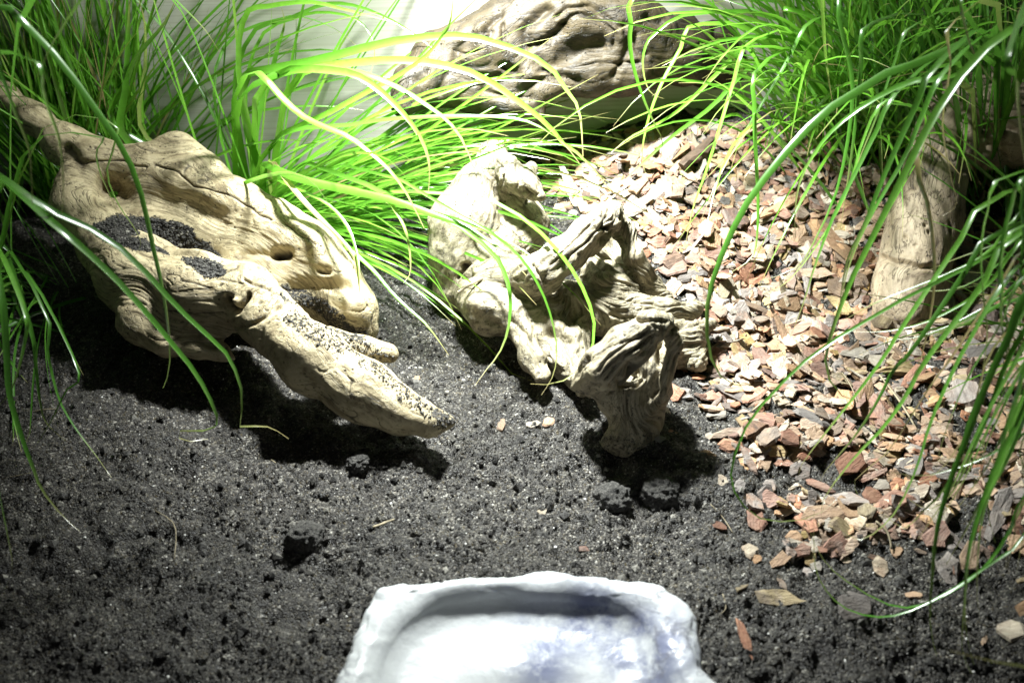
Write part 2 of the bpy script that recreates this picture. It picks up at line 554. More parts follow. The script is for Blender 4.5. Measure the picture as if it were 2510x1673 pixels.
class Wood:
    def __init__(self, seed, k=0.9, lump=0.28, lump_f=0.42):
        self.seg, self.seed, self.k, self.lump, self.lump_f = [], seed, k, lump, lump_f
        self.s0 = 0.0
        self.cut = []

    def limb(self, pts, k=None):
        """pts: (px, py, z of the axis, radius in photograph pixels)"""
        pp = []
        for (px, py, z, r) in pts:
            c = P(px, py, z)
            pp.append((c, r * depth_of(c) / F_PX))
        if len(pp) == 1:
            pp.append((pp[0][0] + np.array([0.05, 0, 0]), pp[0][1]))
        for (a, ra), (b, rb) in zip(pp[:-1], pp[1:]):
            self.seg.append((a, b, ra, rb, self.s0, k or self.k))
            self.s0 += np.linalg.norm(b - a)
        self.s0 += 13.7

    def hollow(self, pts, k=0.5):
        for (px, py, z, r) in pts:
            c = P(px, py, z)
            self.cut.append((c, r * depth_of(c) / F_PX, k))

    def sdf(self, p):
        d = None
        for a, b, ra, rb, s0, k in self.seg:
            ab = b - a
            t = np.clip(((p - a) @ ab) / (ab @ ab), 0, 1)
            di = np.linalg.norm(p - a - t[:, None] * ab, axis=1) - (ra + t * (rb - ra))
            d = di if d is None else smin(d, di, k)
        d = d + self.lump * fbm(p * self.lump_f, 3, self.seed)
        for c, r, k in self.cut:
            d = -smin(-d, np.linalg.norm(p - c, axis=1) - r, k)
        return d

    def grain(self, p):
        ws = 0
        q = 0
        s = 0
        rad = 0
        for a, b, ra, rb, s0, k in self.seg:
            ab = b - a
            L = np.linalg.norm(ab)
            t = np.clip(((p - a) @ ab) / (L * L), -0.3, 1.3)
            tc = np.clip(t, 0, 1)
            off = p - a - tc[:, None] * ab
            di = np.linalg.norm(off, axis=1) - (ra + tc * (rb - ra))
            w = np.exp(-np.clip(di, -1, 30) / 0.45) + 1e-9
            ws = ws + w
            q = q + w[:, None] * off
            s = s + w * (s0 + t * L)
            rad = rad + w * (ra + tc * (rb - ra))
        q = q / np.maximum(np.linalg.norm(q, axis=1), 1e-6)[:, None] * (rad / ws)[:, None]
        return q, s / ws

    def build(self, voxel, subdiv, strokes=(), ridge=0.07, fine=0.03, gfreq=1.5, sfreq=0.16, soil=(), gate=None):
        pa = np.array([x for sg in self.seg for x in (sg[0], sg[1])])
        ra = np.array([x for sg in self.seg for x in (sg[2], sg[3])])
        lo = (pa - ra[:, None]).min(0) - 1.0
        hi = (pa + ra[:, None]).max(0) + 1.0
        ax = [np.arange(lo[i], hi[i] + voxel, voxel) for i in range(3)]
        n0, n1, n2 = map(len, ax)
        B = 5                                   # only blocks near the surface are sampled finely
        cb = [np.arange(0, m, B) for m in (n0, n1, n2)]
        cc = np.stack(np.meshgrid(*[ax[i][0] + (cb[i] + (B - 1) / 2) * voxel for i in range(3)], indexing='ij'), -1)
        dcs = self.sdf(cc.reshape(-1, 3)).reshape(cc.shape[:3])
        D = np.repeat(np.repeat(np.repeat(dcs, B, 0), B, 1), B, 2)[:n0, :n1, :n2].copy()
        nearb = np.abs(dcs) < voxel * B * 0.87 * 1.25 + 0.15
        msk = np.repeat(np.repeat(np.repeat(nearb, B, 0), B, 1), B, 2)[:n0, :n1, :n2]
        I = np.nonzero(msk)
        D[I] = self.sdf(np.stack([ax[i][I[i]] for i in range(3)], -1))
        v, f = surface_nets(D, lo, voxel)
        for it in range(subdiv + 1):
            if it:
                v, f = subdivide(v, f)
            for _ in range(2 if it == 0 else 1):
                d0 = self.sdf(v)
                if it == 0:
                    e = 0.02
                    g = np.stack([self.sdf(v + np.eye(3)[i] * e) - d0 for i in range(3)], -1) / e
                    g2 = np.maximum((g * g).sum(1), 0.25)
                    v = v - np.clip(d0 / g2, -voxel, voxel)[:, None] * g * 0.9
                else:
                    v = v - np.clip(d0, -voxel / 2, voxel / 2)[:, None] * vnormals(v, f)
        nrm = vnormals(v, f)
        u_, w_, dd = project(v)
        view = np.array([0, 0, CAM_Z]) - v
        view /= np.linalg.norm(view, axis=1)[:, None]
        facing = (nrm * view).sum(1)
        crack = np.zeros(len(v))
        disp = np.zeros(len(v))
        px = np.stack([u_, w_], -1)
        wob = np.stack([noise(v * 1.3, 61), noise(v * 1.3, 62)], -1) * 5
        for (pts, width, depth, dark) in strokes:
            dist = polydist(px + wob, np.array(pts, float))
            wgt = np.exp(-(dist / width) ** 2) * sstep(0.0, 0.25, facing)
            disp -= depth * wgt
            if dark:
                crack = np.maximum(crack, dark * np.exp(-(dist / (width * 0.8)) ** 2) * sstep(0.0, 0.25, facing))
        sl = np.zeros(len(v))
        for (pts, width, amt) in soil:
            dist = polydist(px + wob * 2, np.array(pts, float))
            sl = np.maximum(sl, amt * (1 - sstep(width * 0.55, width * 1.25, dist)) * sstep(0.05, 0.4, facing))
        qv, s = self.grain(v)
        gc = qv * gfreq + np.outer(s * sfreq, [0.9, 0.5, -0.6]) + self.seed * 3.1
        gc = gc + 0.5 * np.stack([noise(v * 0.5, 71), noise(v * 0.5, 72), noise(v * 0.5, 73)], -1)
        r1 = 1 - np.abs(fbm(gc, 2, 5)) * 2.2
        r2 = fbm(gc * 3.1, 2, 9)
        gt = 1.0 if gate is None else gate(u_, w_)
        disp += gt * (ridge * (np.abs(fbm(gc, 2, 5)) * 1.6 - 0.35) + fine * r2)
        deep = gt ** 2 * sstep(0.90, 0.985, r1) * sstep(-0.05, 0.35, noise(v * 0.45, 77))
        disp -= 0.05 * deep
        crack = np.maximum(crack, 0.75 * deep)
        v = v + nrm * disp[:, None]
        return v, f, nrm, gc * 1.7, crack, sl


def surface_nets(D, lo, h):
    s = D < 0
    n0, n1, n2 = D.shape
    acc = np.zeros((n0 - 1, n1 - 1, n2 - 1, 3))
    cnt = np.zeros((n0 - 1, n1 - 1, n2 - 1))
    base = np.indices((n0 - 1, n1 - 1, n2 - 1)).transpose(1, 2, 3, 0).astype(float)
    cs = [(i, j, k) for i in (0, 1) for j in (0, 1) for k in (0, 1)]

    def sl(c, A):
        return A[c[0]:n0 - 1 + c[0], c[1]:n1 - 1 + c[1], c[2]:n2 - 1 + c[2]]
    for a in cs:
        for ax in range(3):
            if a[ax] == 0:
                b = list(a)
                b[ax] = 1
                da, db = sl(a, D), sl(b, D)
                m = sl(a, s) != sl(b, s)
                t = np.where(m, da / np.where(m, da - db, 1), 0)
                for q in range(3):
                    acc[..., q] += np.where(m, a[q] + (t if q == ax else 0), 0)
                cnt += m
    act = cnt > 0
    ids = np.full(act.shape, -1)
    ids[act] = np.arange(act.sum())
    v = (base[act] + acc[act] / cnt[act][:, None]) * h + lo
    fs = []
    for ax in range(3):
        o1, o2 = (ax + 1) % 3, (ax + 2) % 3
        sa = np.moveaxis(s, (ax, o1, o2), (0, 1, 2))
        im = np.moveaxis(ids, (ax, o1, o2), (0, 1, 2))
        A, B = sa[:-1, 1:-1, 1:-1], sa[1:, 1:-1, 1:-1]
        for m, flip in ((A & ~B, False), (~A & B, True)):
            i, j, k = np.nonzero(m)
            qd = np.stack([im[i, j, k], im[i, j + 1, k], im[i, j + 1, k + 1], im[i, j, k + 1]], -1)
            fs.append(qd[:, ::-1] if flip else qd)
    return v, np.concatenate(fs)


def subdivide(v, f):
    e = np.stack([f, np.roll(f, -1, 1)], -1)
    es = np.sort(e.reshape(-1, 2), 1)
    key = es[:, 0].astype(np.int64) * len(v) + es[:, 1]
    uk, inv = np.unique(key, return_inverse=True)
    a, b = uk // len(v), uk % len(v)
    em = (v[a] + v[b]) / 2
    fm = v[f].mean(1)
    nv = len(v)
    ei = inv.reshape(-1, 4) + nv
    fi = np.arange(len(f)) + nv + len(uk)
    nf = np.concatenate([np.stack([f[:, i], ei[:, i], fi, ei[:, i - 1]], -1) for i in range(4)])
    return np.concatenate([v, em, fm]), nf


def vnormals(v, f):
    n = np.cross(v[f[:, 2]] - v[f[:, 0]], v[f[:, 3]] - v[f[:, 1]])
    out = np.zeros_like(v)
    for i in range(4):
        for c in range(3):
            out[:, c] += np.bincount(f[:, i], n[:, c], len(v))
    return out / np.maximum(np.linalg.norm(out, axis=1), 1e-9)[:, None]


def polydist(p, pts):
    d = np.full(len(p), 1e9)
    if len(pts) == 1:
        return np.linalg.norm(p - pts[0], axis=1)
    for a, b in zip(pts[:-1], pts[1:]):
        ab = b - a
        t = np.clip(((p - a) @ ab) / (ab @ ab + 1e-9), 0, 1)
        d = np.minimum(d, np.linalg.norm(p - a - t[:, None] * ab, axis=1))
    return d


def wood_object(name, label, built, mat, group='driftwood pieces'):
    v, f, nrm, gc, crack, sl = built
    me = mesh_from(name, v, f, [mat], True, {'grain': ('FLOAT_VECTOR', gc), 'crack': ('FLOAT', crack), 'soil': ('FLOAT', sl)})
    return link(name, me, label=label, cat='driftwood', group=group)


def z1(pts):        # notes taken on an enlargement of the left log
    return [(x * 0.638, y * 0.638 + 150, *rest[:1], rest[1] * 0.638) if len(rest) == 2 else (x * 0.638, y * 0.638 + 150) for (x, y, *rest) in pts]


def z2(pts):        # ... of the gnarled stump
    return [(980 + x * 0.542, 300 + y * 0.542, rest[0], rest[1] * 0.542) if len(rest) == 2 else (980 + x * 0.542, 300 + y * 0.542) for (x, y, *rest) in pts]


def z3(pts):        # ... of the log at the back
    return [(900 + x * 0.4037, y * 0.4037, rest[0], rest[1] * 0.4037) if len(rest) == 2 else (900 + x * 0.4037, y * 0.4037) for (x, y, *rest) in pts]


def z4(pts):        # ... of the upright branch
    return [(1700 + x * 0.574, y * 0.574, rest[0], rest[1] * 0.574) if len(rest) == 2 else (1700 + x * 0.574, y * 0.574) for (x, y, *rest) in pts]


# --- left log with the tusk
w = Wood(1, 1.0, 0.22, 0.40)
w.limb(z1([(-40, 90, 9.2, 26), (20, 128, 8.8, 34), (130, 215, 8.0, 50), (250, 320, 7.2, 72), (380, 390, 6.6, 85), (560, 430, 6.0, 95), (750, 470, 5.6, 115),
           (900, 575, 5.1, 105), (1050, 650, 4.7, 105), (1190, 740, 4.0, 110), (1290, 840, 3.2, 88), (1350, 950, 2.2, 85), (1395, 1030, 1.2, 52)]))
w.limb(z1([(560, 400, 6.4, 60), (690, 345, 6.9, 58), (720, 370, 6.6, 60)]))
w.limb(z1([(300, 480, 5.8, 92), (300, 560, 5.2, 90), (430, 700, 4.4, 120), (560, 810, 4.0, 130), (760, 880, 4.2, 135), (950, 900, 4.3, 110), (1060, 1010, 4.0, 98)]))
w.limb(z1([(560, 640, 3.6, 150), (760, 720, 3.2, 140), (960, 800, 3.0, 130), (1150, 880, 2.6, 110)]))
w.limb(z1([(1020, 985, 4.0, 100), (1200, 1140, 3.4, 122), (1400, 1265, 2.6, 112), (1540, 1345, 2.1, 80), (1650, 1383, 1.9, 46), (1728, 1386, 1.8, 13)]))
w.limb(z1([(1270, 1080, 2.6, 60), (1400, 1110, 2.3, 45), (1490, 1118, 2.1, 34)]), 0.7)
w.limb(z1([(520, 1010, 2.9, 72), (640, 1075, 2.5, 55), (760, 1095, 2.3, 40), (850, 1115, 2.1, 26), (898, 1142, 2.0, 12)]), 0.7)
w.limb(z1([(500, 850, 3.3, 118), (600, 970, 2.9, 105), (760, 1000, 2.9, 75), (900, 960, 3.2, 70)]))
w.limb(z1([(1250, 960, 1.2, 90), (1330, 1010, 0.8, 60)]))
strokes = [
    (z1([(430, 500), (520, 540), (640, 560), (760, 580), (830, 600)]), 30, 0.34, 0),
    (z1([(400, 455), (440, 480), (500, 520)]), 16, 0.12, 0.2),
    (z1([(930, 742), (1000, 742), (1060, 744)]), 9, 0.22, 0.2),
    (z1([(1065, 742), (1105, 740)]), 12, 0.7, 0.9),
    (z1([(1225, 800), (1260, 800)]), 10, 0.5, 0.7),
    (z1([(1130, 870), (1240, 860), (1350, 870)]), 20, 0.5, 0.2),
    (z1([(480, 690), (600, 690), (720, 720), (800, 770)]), 44, 0.45, 0),
    (z1([(870, 905), (890, 930), (910, 960)]), 7, 0.45, 0.95),
    (z1([(955, 905), (935, 930), (910, 960)]), 7, 0.45, 0.95),
    (z1([(905, 920), (905, 940)]), 6, -0.35, 0),
    (z1([(590, 400), (680, 425), (740, 480), (860, 510), (960, 560), (1040, 610)]), 2.6, 0.10, 0.95),
    (z1([(620, 950), (660, 960), (720, 970), (860, 965)]), 2.4, 0.10, 0.9),
    (z1([(450, 590), (560, 610), (640, 615), (720, 650), (770, 690)]), 2.4, 0.10, 0.9),
    (z1([(930, 830), (1000, 860), (1070, 890), (1110, 880)]), 3.4, 0.14, 0.8),
    (z1([(780, 850), (850, 830), (930, 850)]), 2.0, 0.06, 0.7),
    (z1([(800, 1010), (900, 1030), (980, 1010), (1050, 960), (1100, 930)]), 6, 0.16, 0.1),
    (z1([(1000, 1060), (1020, 1000), (1080, 940)]), 4, 0.10, 0.1),
    (z1([(1090, 630), (1160, 670), (1220, 710)]), 2.0, 0.07, 0.8),
    (z1([(1150, 1180), (1260, 1260), (1400, 1340)]), 3.0, 0.05, 0.0),
    (z1([(745, 1030), (765, 1070), (820, 1090)]), 9, 0.35, 0.0),
    (z1([(330, 390), (480, 385), (560, 410)]), 2.6, 0.12, 0.9),
    (z1([(480, 300), (540, 330), (600, 345)]), 2.4, 0.10, 0.8),
    (z1([(255, 340), (290, 370), (310, 390)]), 14, 0.35, 0.6),
    (z1([(745, 395), (745, 396)]), 10, 0.10, 0.0), (z1([(830, 405), (830, 406)]), 6, 0.08, 0.0),
    (z1([(965, 610), (965, 611)]), 7, 0.08, 0.0), (z1([(1020, 620), (1060, 630)]), 7, 0.08, 0.0),
]
soil = [
    (z1([(420, 645), (540, 640), (640, 650), (700, 690), (780, 750), (815, 775)]), 38, 1.0),
    (z1([(640, 790), (720, 800), (720, 850)]), 30, 0.26),
    (z1([(1130, 990), (1180, 1030), (1230, 1060)]), 34, 0.48),
    (z1([(1230, 1050), (1380, 1100), (1500, 1190), (1600, 1290), (1700, 1370)]), 44, 0.45),
    (z1([(1690, 1350), (1730, 1380)]), 22, 0.6),
    (z1([(1110, 890), (1230, 940), (1380, 1060)]), 26, 0.60),
    (z1([(380, 690), (520, 830), (560, 930)]), 70, 0.34),
    (z1([(260, 460), (330, 560), (420, 640)]), 60, 0.28),
    (z1([(600, 760), (760, 800), (850, 790)]), 40, 0.40),
]
log_l = w.build(0.27, 2, strokes, 0.05, 0.02, 1.2, 0.14, soil)
LOG_L = log_l
log_left = wood_object('driftwood_log', 'long cream driftwood log with tusk-like point and soil-filled hollow, lying at left', log_l, M_WOOD_L)

# loose soil caught in the log's hollow
v, f, nrm, gc, crack, sl = log_l
cand = np.nonzero((sl > 0.8) & (nrm[:, 2] > 0.2))[0]
pick = rng.choice(cand, 2600)
r_ = 0.028 + 0.04 * rng.random(2600) + 0.10 * rng.random(2600) ** 12
p_ = v[pick] + nrm[pick] * (r_ * 0.3)[:, None] + rng.normal(0, 0.02, (2600, 3))
link('soil_pocket', crumbs_mesh('soil_pocket', p_, r_, M_CRUMB), kind='stuff', label='dark loose soil lying in the hollow of the long cream log', cat='soil')
cand = np.nonzero((sl > 0.40) & (sl <= 0.8) & (nrm[:, 2] > 0.1))[0]
pick = rng.choice(cand, 1500)
r_ = 0.022 + 0.03 * rng.random(1500) + 0.05 * rng.random(1500) ** 9
link('soil_dusting', crumbs_mesh('soil_dusting', v[pick] + nrm[pick] * (r_ * 0.4)[:, None], r_, M_CRUMB), kind='stuff', label='specks of dark soil scattered along the tusk of the cream log', cat='soil')

# --- gnarled stump in the middle
GF = G(1500, 1085)[2]
w = Wood(5, 0.55, 0.20, 0.55)
w.limb(z2([(415, 150, 6.6, 62), (370, 290, 5.6, 115), (290, 450, 4.4, 150), (255, 620, 2.8, 118), (250, 750, 1.4, 105)]))
w.limb(z2([(500, 400, 4.0, 130), (560, 480, 3.2, 110), (420, 640, 2.6, 130)]))
w.limb(z2([(425, 130, 7.0, 48), (510, 250, 6.8, 58), (575, 285, 6.6, 52), (632, 330, 6.3, 30)]))
w.limb(z2([(560, 250, 6.9, 35), (592, 212, 7.1, 28)]), 0.3)
w.limb(z2([(380, 740, 2.8, 110), (470, 690, 3.6, 80), (640, 690, 4.6, 88), (750, 600, 5.4, 82), (850, 510, 6.0, 76), (935, 430, 6.4, 62), (972, 385, 6.6, 34)]))
w.limb(z2([(330, 790, 2.0, 90), (400, 845, 2.7, 90), (390, 890, 2.3, 62), (490, 900, 2.3, 58)]))
w.limb(z2([(480, 840, 2.6, 80), (575, 980, 2.1, 52), (595, 1060, 1.8, 50), (645, 1150, 1.4, 40)]))
w.limb(z2([(620, 880, 2.0, 110), (720, 980, 1.5, 120), (780, 1090, 1.3, 85), (830, 1190, 1.2, 55)]))
w.limb(z2([(780, 830, 2.2, 110), (930, 850, 2.0, 100), (1060, 860, 2.0, 75), (1200, 860, 1.9, 52), (1330, 840, 1.7, 34), (1382, 822, 1.6, 20)]))
w.limb(z2([(1150, 930, 1.6, 60), (1290, 945, 1.5, 36), (1400, 920, 1.4, 24), (1455, 912, 1.3, 12)]), 0.35)
w.limb(z2([(830, 1180, 2.6, 60), (930, 1110, 4.2, 92), (1040, 1010, 5.4, 85), (1130, 930, 6.2, 72), (1185, 905, 6.4, 46)]))
w.limb(z2([(930, 1190, 2.6, 80), (1000, 1230, 1.7, 108), (1060, 1290, GF + 1.3, 104), (1070, 1370, GF + 0.7, 98), (1005, 1435, GF + 0.3, 76), (940, 1452, GF + 0.1, 32)]))
w.limb(z2([(1090, 1380, GF + 0.4, 90), (1110, 1420, GF + 0.1, 70)]))
w.limb(z2([(1090, 1020, 3.8, 100), (1115, 1090, 3.2, 105), (1120, 1180, 2.6, 108), (1105, 1240, 1.9, 110)]))
w.limb(z2([(1205, 915, 6.1, 36), (1252, 1000, 5.2, 29), (1218, 1090, 4.2, 35), (1185, 1220, 2.9, 38), (1120, 1290, 2.1, 40)]), 0.3)
w.limb(z2([(850, 620, 3.6, 40), (915, 700, 3.6, 58), (1000, 725, 3.3, 40), (1060, 747, 3.0, 16)]), 0.35)
w.limb(z2([(860, 720, 2.8, 60), (960, 800, 2.4, 80)]))
w.limb(z2([(960, 430, 5.6, 60), (1010, 490, 5.0, 50), (1050, 600, 4.2, 42), (1095, 670, 3.4, 40), (1155, 730, 2.6, 26), (1210, 790, 2.0, 26)]), 0.4)
w.limb(z2([(930, 560, 2.6, 80), (1000, 660, 2.4, 60), (1120, 770, 2.0, 50)]))
w.limb(z2([(1150, 1020, 1.0, 110), (1290, 1010, 0.8, 90), (1340, 1080, 0.6, 60)]))
strokes = [
    (z2([(690, 640), (760, 560), (850, 470), (920, 400)]), 3.0, 0.12, 0.6),
    (z2([(720, 660), (800, 580), (880, 500), (950, 440)]), 3.5, 0.14, 0.5),
    (z2([(640, 600), (720, 530), (800, 450), (880, 380)]), 2.5, 0.10, 0.5),
    (z2([(600, 650), (660, 720), (700, 730)]), 4, 0.14, 0.2),
    (z2([(905, 400), (930, 420), (920, 470), (960, 480)]), 7, 0.35, 0.9),
    (z2([(940, 360), (985, 400), (1000, 440)]), 5, 0.25, 0.8),
    (z2([(285, 700), (310, 680), (300, 650)]), 9, 0.6, 0.85),
    (z2([(720, 800), (760, 840), (800, 870)]), 26, 0.7, 0),
    (z2([(690, 960), (760, 1000), (800, 1050)]), 28, 0.55, 0),
    (z2([(560, 930), (600, 1000), (650, 1100)]), 9, 0.25, 0.05),
    (z2([(900, 1120), (980, 1040), (1080, 960), (1130, 930)]), 3.0, 0.15, 0.5),
    (z2([(930, 1150), (1010, 1060), (1100, 990), (1160, 960)]), 4.0, 0.20, 0.6),
    (z2([(960, 1180), (1040, 1100), (1110, 1040), (1150, 980)]), 5.0, 0.25, 0.5),
    (z2([(1060, 1120), (1110, 1150), (1120, 1230)]), 22, 0.5, 0.1),
    (z2([(1000, 1180), (1060, 1200), (1070, 1170)]), 8, 0.3, 0.2),
    (z2([(1180, 1010), (1170, 1120), (1150, 1220)]), 8, 0.35, 0.3),
    (z2([(1230, 940), (1300, 900), (1380, 890)]), 6, 0.35, 0.7),
    (z2([(1250, 930), (1330, 925), (1400, 890)]), 3, 0.15, 0.5),
    (z2([(1000, 800), (1150, 830), (1300, 830)]), 3, 0.12, 0.5),
    (z2([(960, 870), (1100, 890), (1200, 900)]), 4, 0.16, 0.4),
    (z2([(380, 180), (430, 260), (450, 330)]), 8, 0.25, 0.1),
    (z2([(350, 220), (330, 300), (300, 330)]), 2.5, 0.08, 0.6),
    (z2([(440, 170), (480, 230), (460, 300)]), 2.4, 0.1, 0.7),
    (z2([(520, 200), (540, 250), (520, 300)]), 2.4, 0.1, 0.6),
    (z2([(570, 300), (600, 330), (580, 360)]), 6, 0.3, 0.8),
    (z2([(500, 890), (540, 920), (520, 960)]), 12, 0.25, 0.15),
    (z2([(400, 900), (440, 920)]), 8, 0.25, 0.3),
    (z2([(930, 620), (960, 580), (960, 540)]), 26, 0.6, 0.2),
]
soil = [(z2([(260, 880), (330, 950), (520, 1000), (620, 1180), (820, 1240)]), 26, 0.42), (z2([(880, 1380), (940, 1460), (1150, 1440)]), 30, 0.46), (z2([(150, 620), (180, 760), (260, 860)]), 30, 0.36),
        (z2([(300, 420), (420, 560), (360, 640)]), 60, 0.26), (z2([(780, 860), (800, 900)]), 30, 0.4)]
st = w.build(0.24, 2, strokes, 0.14, 0.05, 1.9, 0.14, soil, gate=lambda a, b: 0.22 + 0.78 * sstep(1200, 1330, a + 0.25 * (700 - b)))
stump = wood_object('driftwood_stump', 'gnarled grey-cream driftwood stump with curled horn-like arm in the centre', st, M_WOOD_C)

# --- log at the back
w = Wood(9, 1.1, 0.42, 0.36)
w.limb(z3([(215, 640, 8.4, 70), (300, 520, 9.0, 120), (480, 400, 9.6, 180), (700, 320, 10.2, 210), (950, 200, 11.0, 240), (1250, 130, 11.6, 250), (1500, 170, 11.2, 220), (1680, 230, 10.4, 190), (1900, 300, 9.2, 170), (2100, 340, 8.0, 160), (2350, 400, 6.4, 150), (2600, 480, 5.2, 130)]))
w.limb(z3([(480, 500, 9.0, 150), (700, 560, 8.2, 140), (900, 620, 7.6, 130), (990, 680, 7.2, 70)]))
w.limb(z3([(1100, 420, 9.4, 180), (1350, 430, 9.2, 140), (1600, 430, 9.0, 140), (1900, 380, 8.8, 130)]))
w.limb(z3([(720, 170, 11.2, 80), (850, 120, 11.6, 90)]))
w.limb(z3([(2100, 200, 10.0, 90), (2300, 140, 9.8, 90)]))
w.limb(z3([(1850, 160, 11.0, 60), (1960, 130, 10.8, 60)]), 0.6)
strokes = [
    (z3([(640, 200), (700, 190), (740, 150), (800, 90)]), 8, 0.4, 0.5),
    (z3([(520, 300), (600, 330), (640, 320), (700, 310)]), 2.4, 0.12, 0.9),
    (z3([(980, 280), (960, 200), (1010, 130), (1080, 60)]), 14, 0.5, 0.1),
    (z3([(1000, 290), (1090, 260), (1170, 190), (1200, 150)]), 10, 0.5, 0.3),
    (z3([(1150, 100), (1220, 50), (1350, 40), (1450, 90), (1530, 170)]), 6, 0.25, 0.2),
    (z3([(1180, 150), (1280, 90), (1400, 110), (1500, 200), (1500, 290)]), 6, 0.25, 0.2),
    (z3([(1060, 380), (1150, 380), (1300, 300), (1420, 290)]), 22, 0.8, 0.1),
    (z3([(1070, 420), (1110, 430)]), 9, 0.5, 0.9),
    (z3([(1120, 480), (1200, 480), (1270, 500)]), 20, 0.9, 0.2),
    (z3([(830, 400), (900, 430), (880, 480), (800, 480)]), 12, 0.4, 0.5),
    (z3([(560, 420), (640, 480), (760, 510), (950, 560), (1050, 500)]), 16, 0.5, 0.15),
    (z3([(700, 560), (850, 600), (1000, 600)]), 10, 0.4, 0.2),
    (z3([(620, 230), (560, 300), (520, 420), (440, 560)]), 12, 0.3, 0.1),
    (z3([(300, 470), (320, 480)]), 8, 0.3, 0.6),
    (z3([(1560, 150), (1600, 260), (1560, 380), (1500, 460)]), 9, 0.35, 0.2),
    (z3([(1640, 220), (1640, 300), (1700, 340)]), 7, 0.3, 0.5),
    (z3([(1720, 110), (1800, 120)]), 13, 0.5, 0.7),
    (z3([(1250, 400), (1400, 380), (1550, 400), (1650, 380)]), 6, 0.25, 0.2),
    (z3([(1880, 340), (1950, 320), (2000, 290), (2090, 280)]), 7, 0.25, 0.3),
    (z3([(2120, 180), (2140, 230), (2170, 260)]), 10, 0.4, 0.6),
    (z3([(720, 180), (760, 200), (740, 240)]), 8, 0.35, 0.7),
    (z3([(820, 150), (830, 250), (880, 300)]), 5, 0.2, 0.3),
]
strokes = [(a_, b_, min(c_ * 0.9, 0.5), d_) for a_, b_, c_, d_ in strokes]
bk = w.build(0.36, 2, strokes, 0.06, 0.025, 0.9, 0.08)
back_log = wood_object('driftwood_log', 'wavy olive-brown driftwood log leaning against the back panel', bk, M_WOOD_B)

# --- upright branch at right
w = Wood(13, 1.2, 0.25, 0.35)
w.limb(z4([(885, 1330, 0.8, 112), (915, 1200, 1.6, 122), (955, 1050, 2.8, 132), (995, 900, 4.2, 128), (1030, 750, 5.6, 118), (1070, 600, 7.0, 120), (1140, 500, 7.8, 135), (1270, 520, 7.8, 180), (1420, 500, 7.8, 195), (1600, 470, 7.6, 190)]))
w.limb(z4([(1130, 470, 8.0, 100), (1300, 420, 8.6, 110), (1420, 380, 9.0, 110), (1560, 330, 9.0, 100)]))
w.limb(z4([(1000, 1350, -0.2, 110), (1060, 1150, 0.4, 90)]))
strokes = [
    (z4([(800, 1100), (870, 1120), (960, 1140), (1060, 1150)]), 6, 0.22, 0.35),
    (z4([(810, 1085), (880, 1100), (1000, 1125)]), 6, -0.12, 0),
    (z4([(1130, 420), (1150, 560), (1160, 720)]), 12, 0.35, 0.1),
    (z4([(1220, 400), (1230, 520), (1250, 640)]), 14, 0.4, 0.15),
    (z4([(1300, 420), (1320, 540), (1310, 660)]), 14, 0.4, 0.15),
    (z4([(1190, 480), (1260, 560), (1360, 560)]), 12, 0.3, 0.1),
    (z4([(940, 800), (945, 801)]), 6, 0.2, 0.6), (z4([(985, 960), (990, 961)]), 5, 0.2, 0.6), (z4([(1010, 985), (1012, 990)]), 5, 0.2, 0.6),
    (z4([(900, 1010), (905, 1014)]), 5, 0.2, 0.5), (z4([(950, 1050), (952, 1052)]), 4, 0.15, 0.6), (z4([(1000, 870), (1004, 900)]), 4, 0.15, 0.5),
]
br = w.build(0.34, 2, strokes, 0.09, 0.03, 1.0, 0.12)
branch = wood_object('driftwood_branch', 'thick taupe driftwood branch standing upright behind grass at right', br, M_WOOD_R)

# ------------------------------------------------------------------ white dish
out6 = [(150, 1119), (200, 1000), (270, 830), (340, 680), (390, 602), (480, 578), (650, 585), (760, 560), (1060, 555), (1160, 525), (1340, 520), (1440, 540), (1640, 548), (1780, 575), (1900, 600), (1990, 660), (2040, 740), (2050, 830),
        (2068, 930), (2072, 1010), (2130, 1080), (2190, 1130), (2250, 1300), (2290, 1600), (2200, 1900), (1800, 2040), (1200, 2080), (500, 2000), (150, 1800), (50, 1500), (90, 1250)]
in6 = [(345, 1119), (390, 930), (500, 770), (640, 680), (760, 645), (900, 630), (1060, 618), (1200, 632), (1400, 640), (1600, 662), (1730, 700), (1800, 760), (1850, 880), (1880, 1000), (1930, 1119), (2000, 1400), (1950, 1700), (1700, 1850), (1200, 1890), (700, 1830), (400, 1600), (320, 1350)]
RIM = 2.9
base_z = gz(1.5, 30)


def poly_r(pts, c, n):
    pp = np.array([P(750 + x * 0.4675, 1150 + y * 0.4675, base_z + RIM)[:2] for x, y in pts]) - c
    th = np.arctan2(pp[:, 1], pp[:, 0])
    r = np.hypot(pp[:, 0], pp[:, 1])
    o = np.argsort(th)
    t = np.linspace(-math.pi, math.pi, n, endpoint=False)
    return t, np.interp(t, th[o], r[o], period=2 * math.pi)


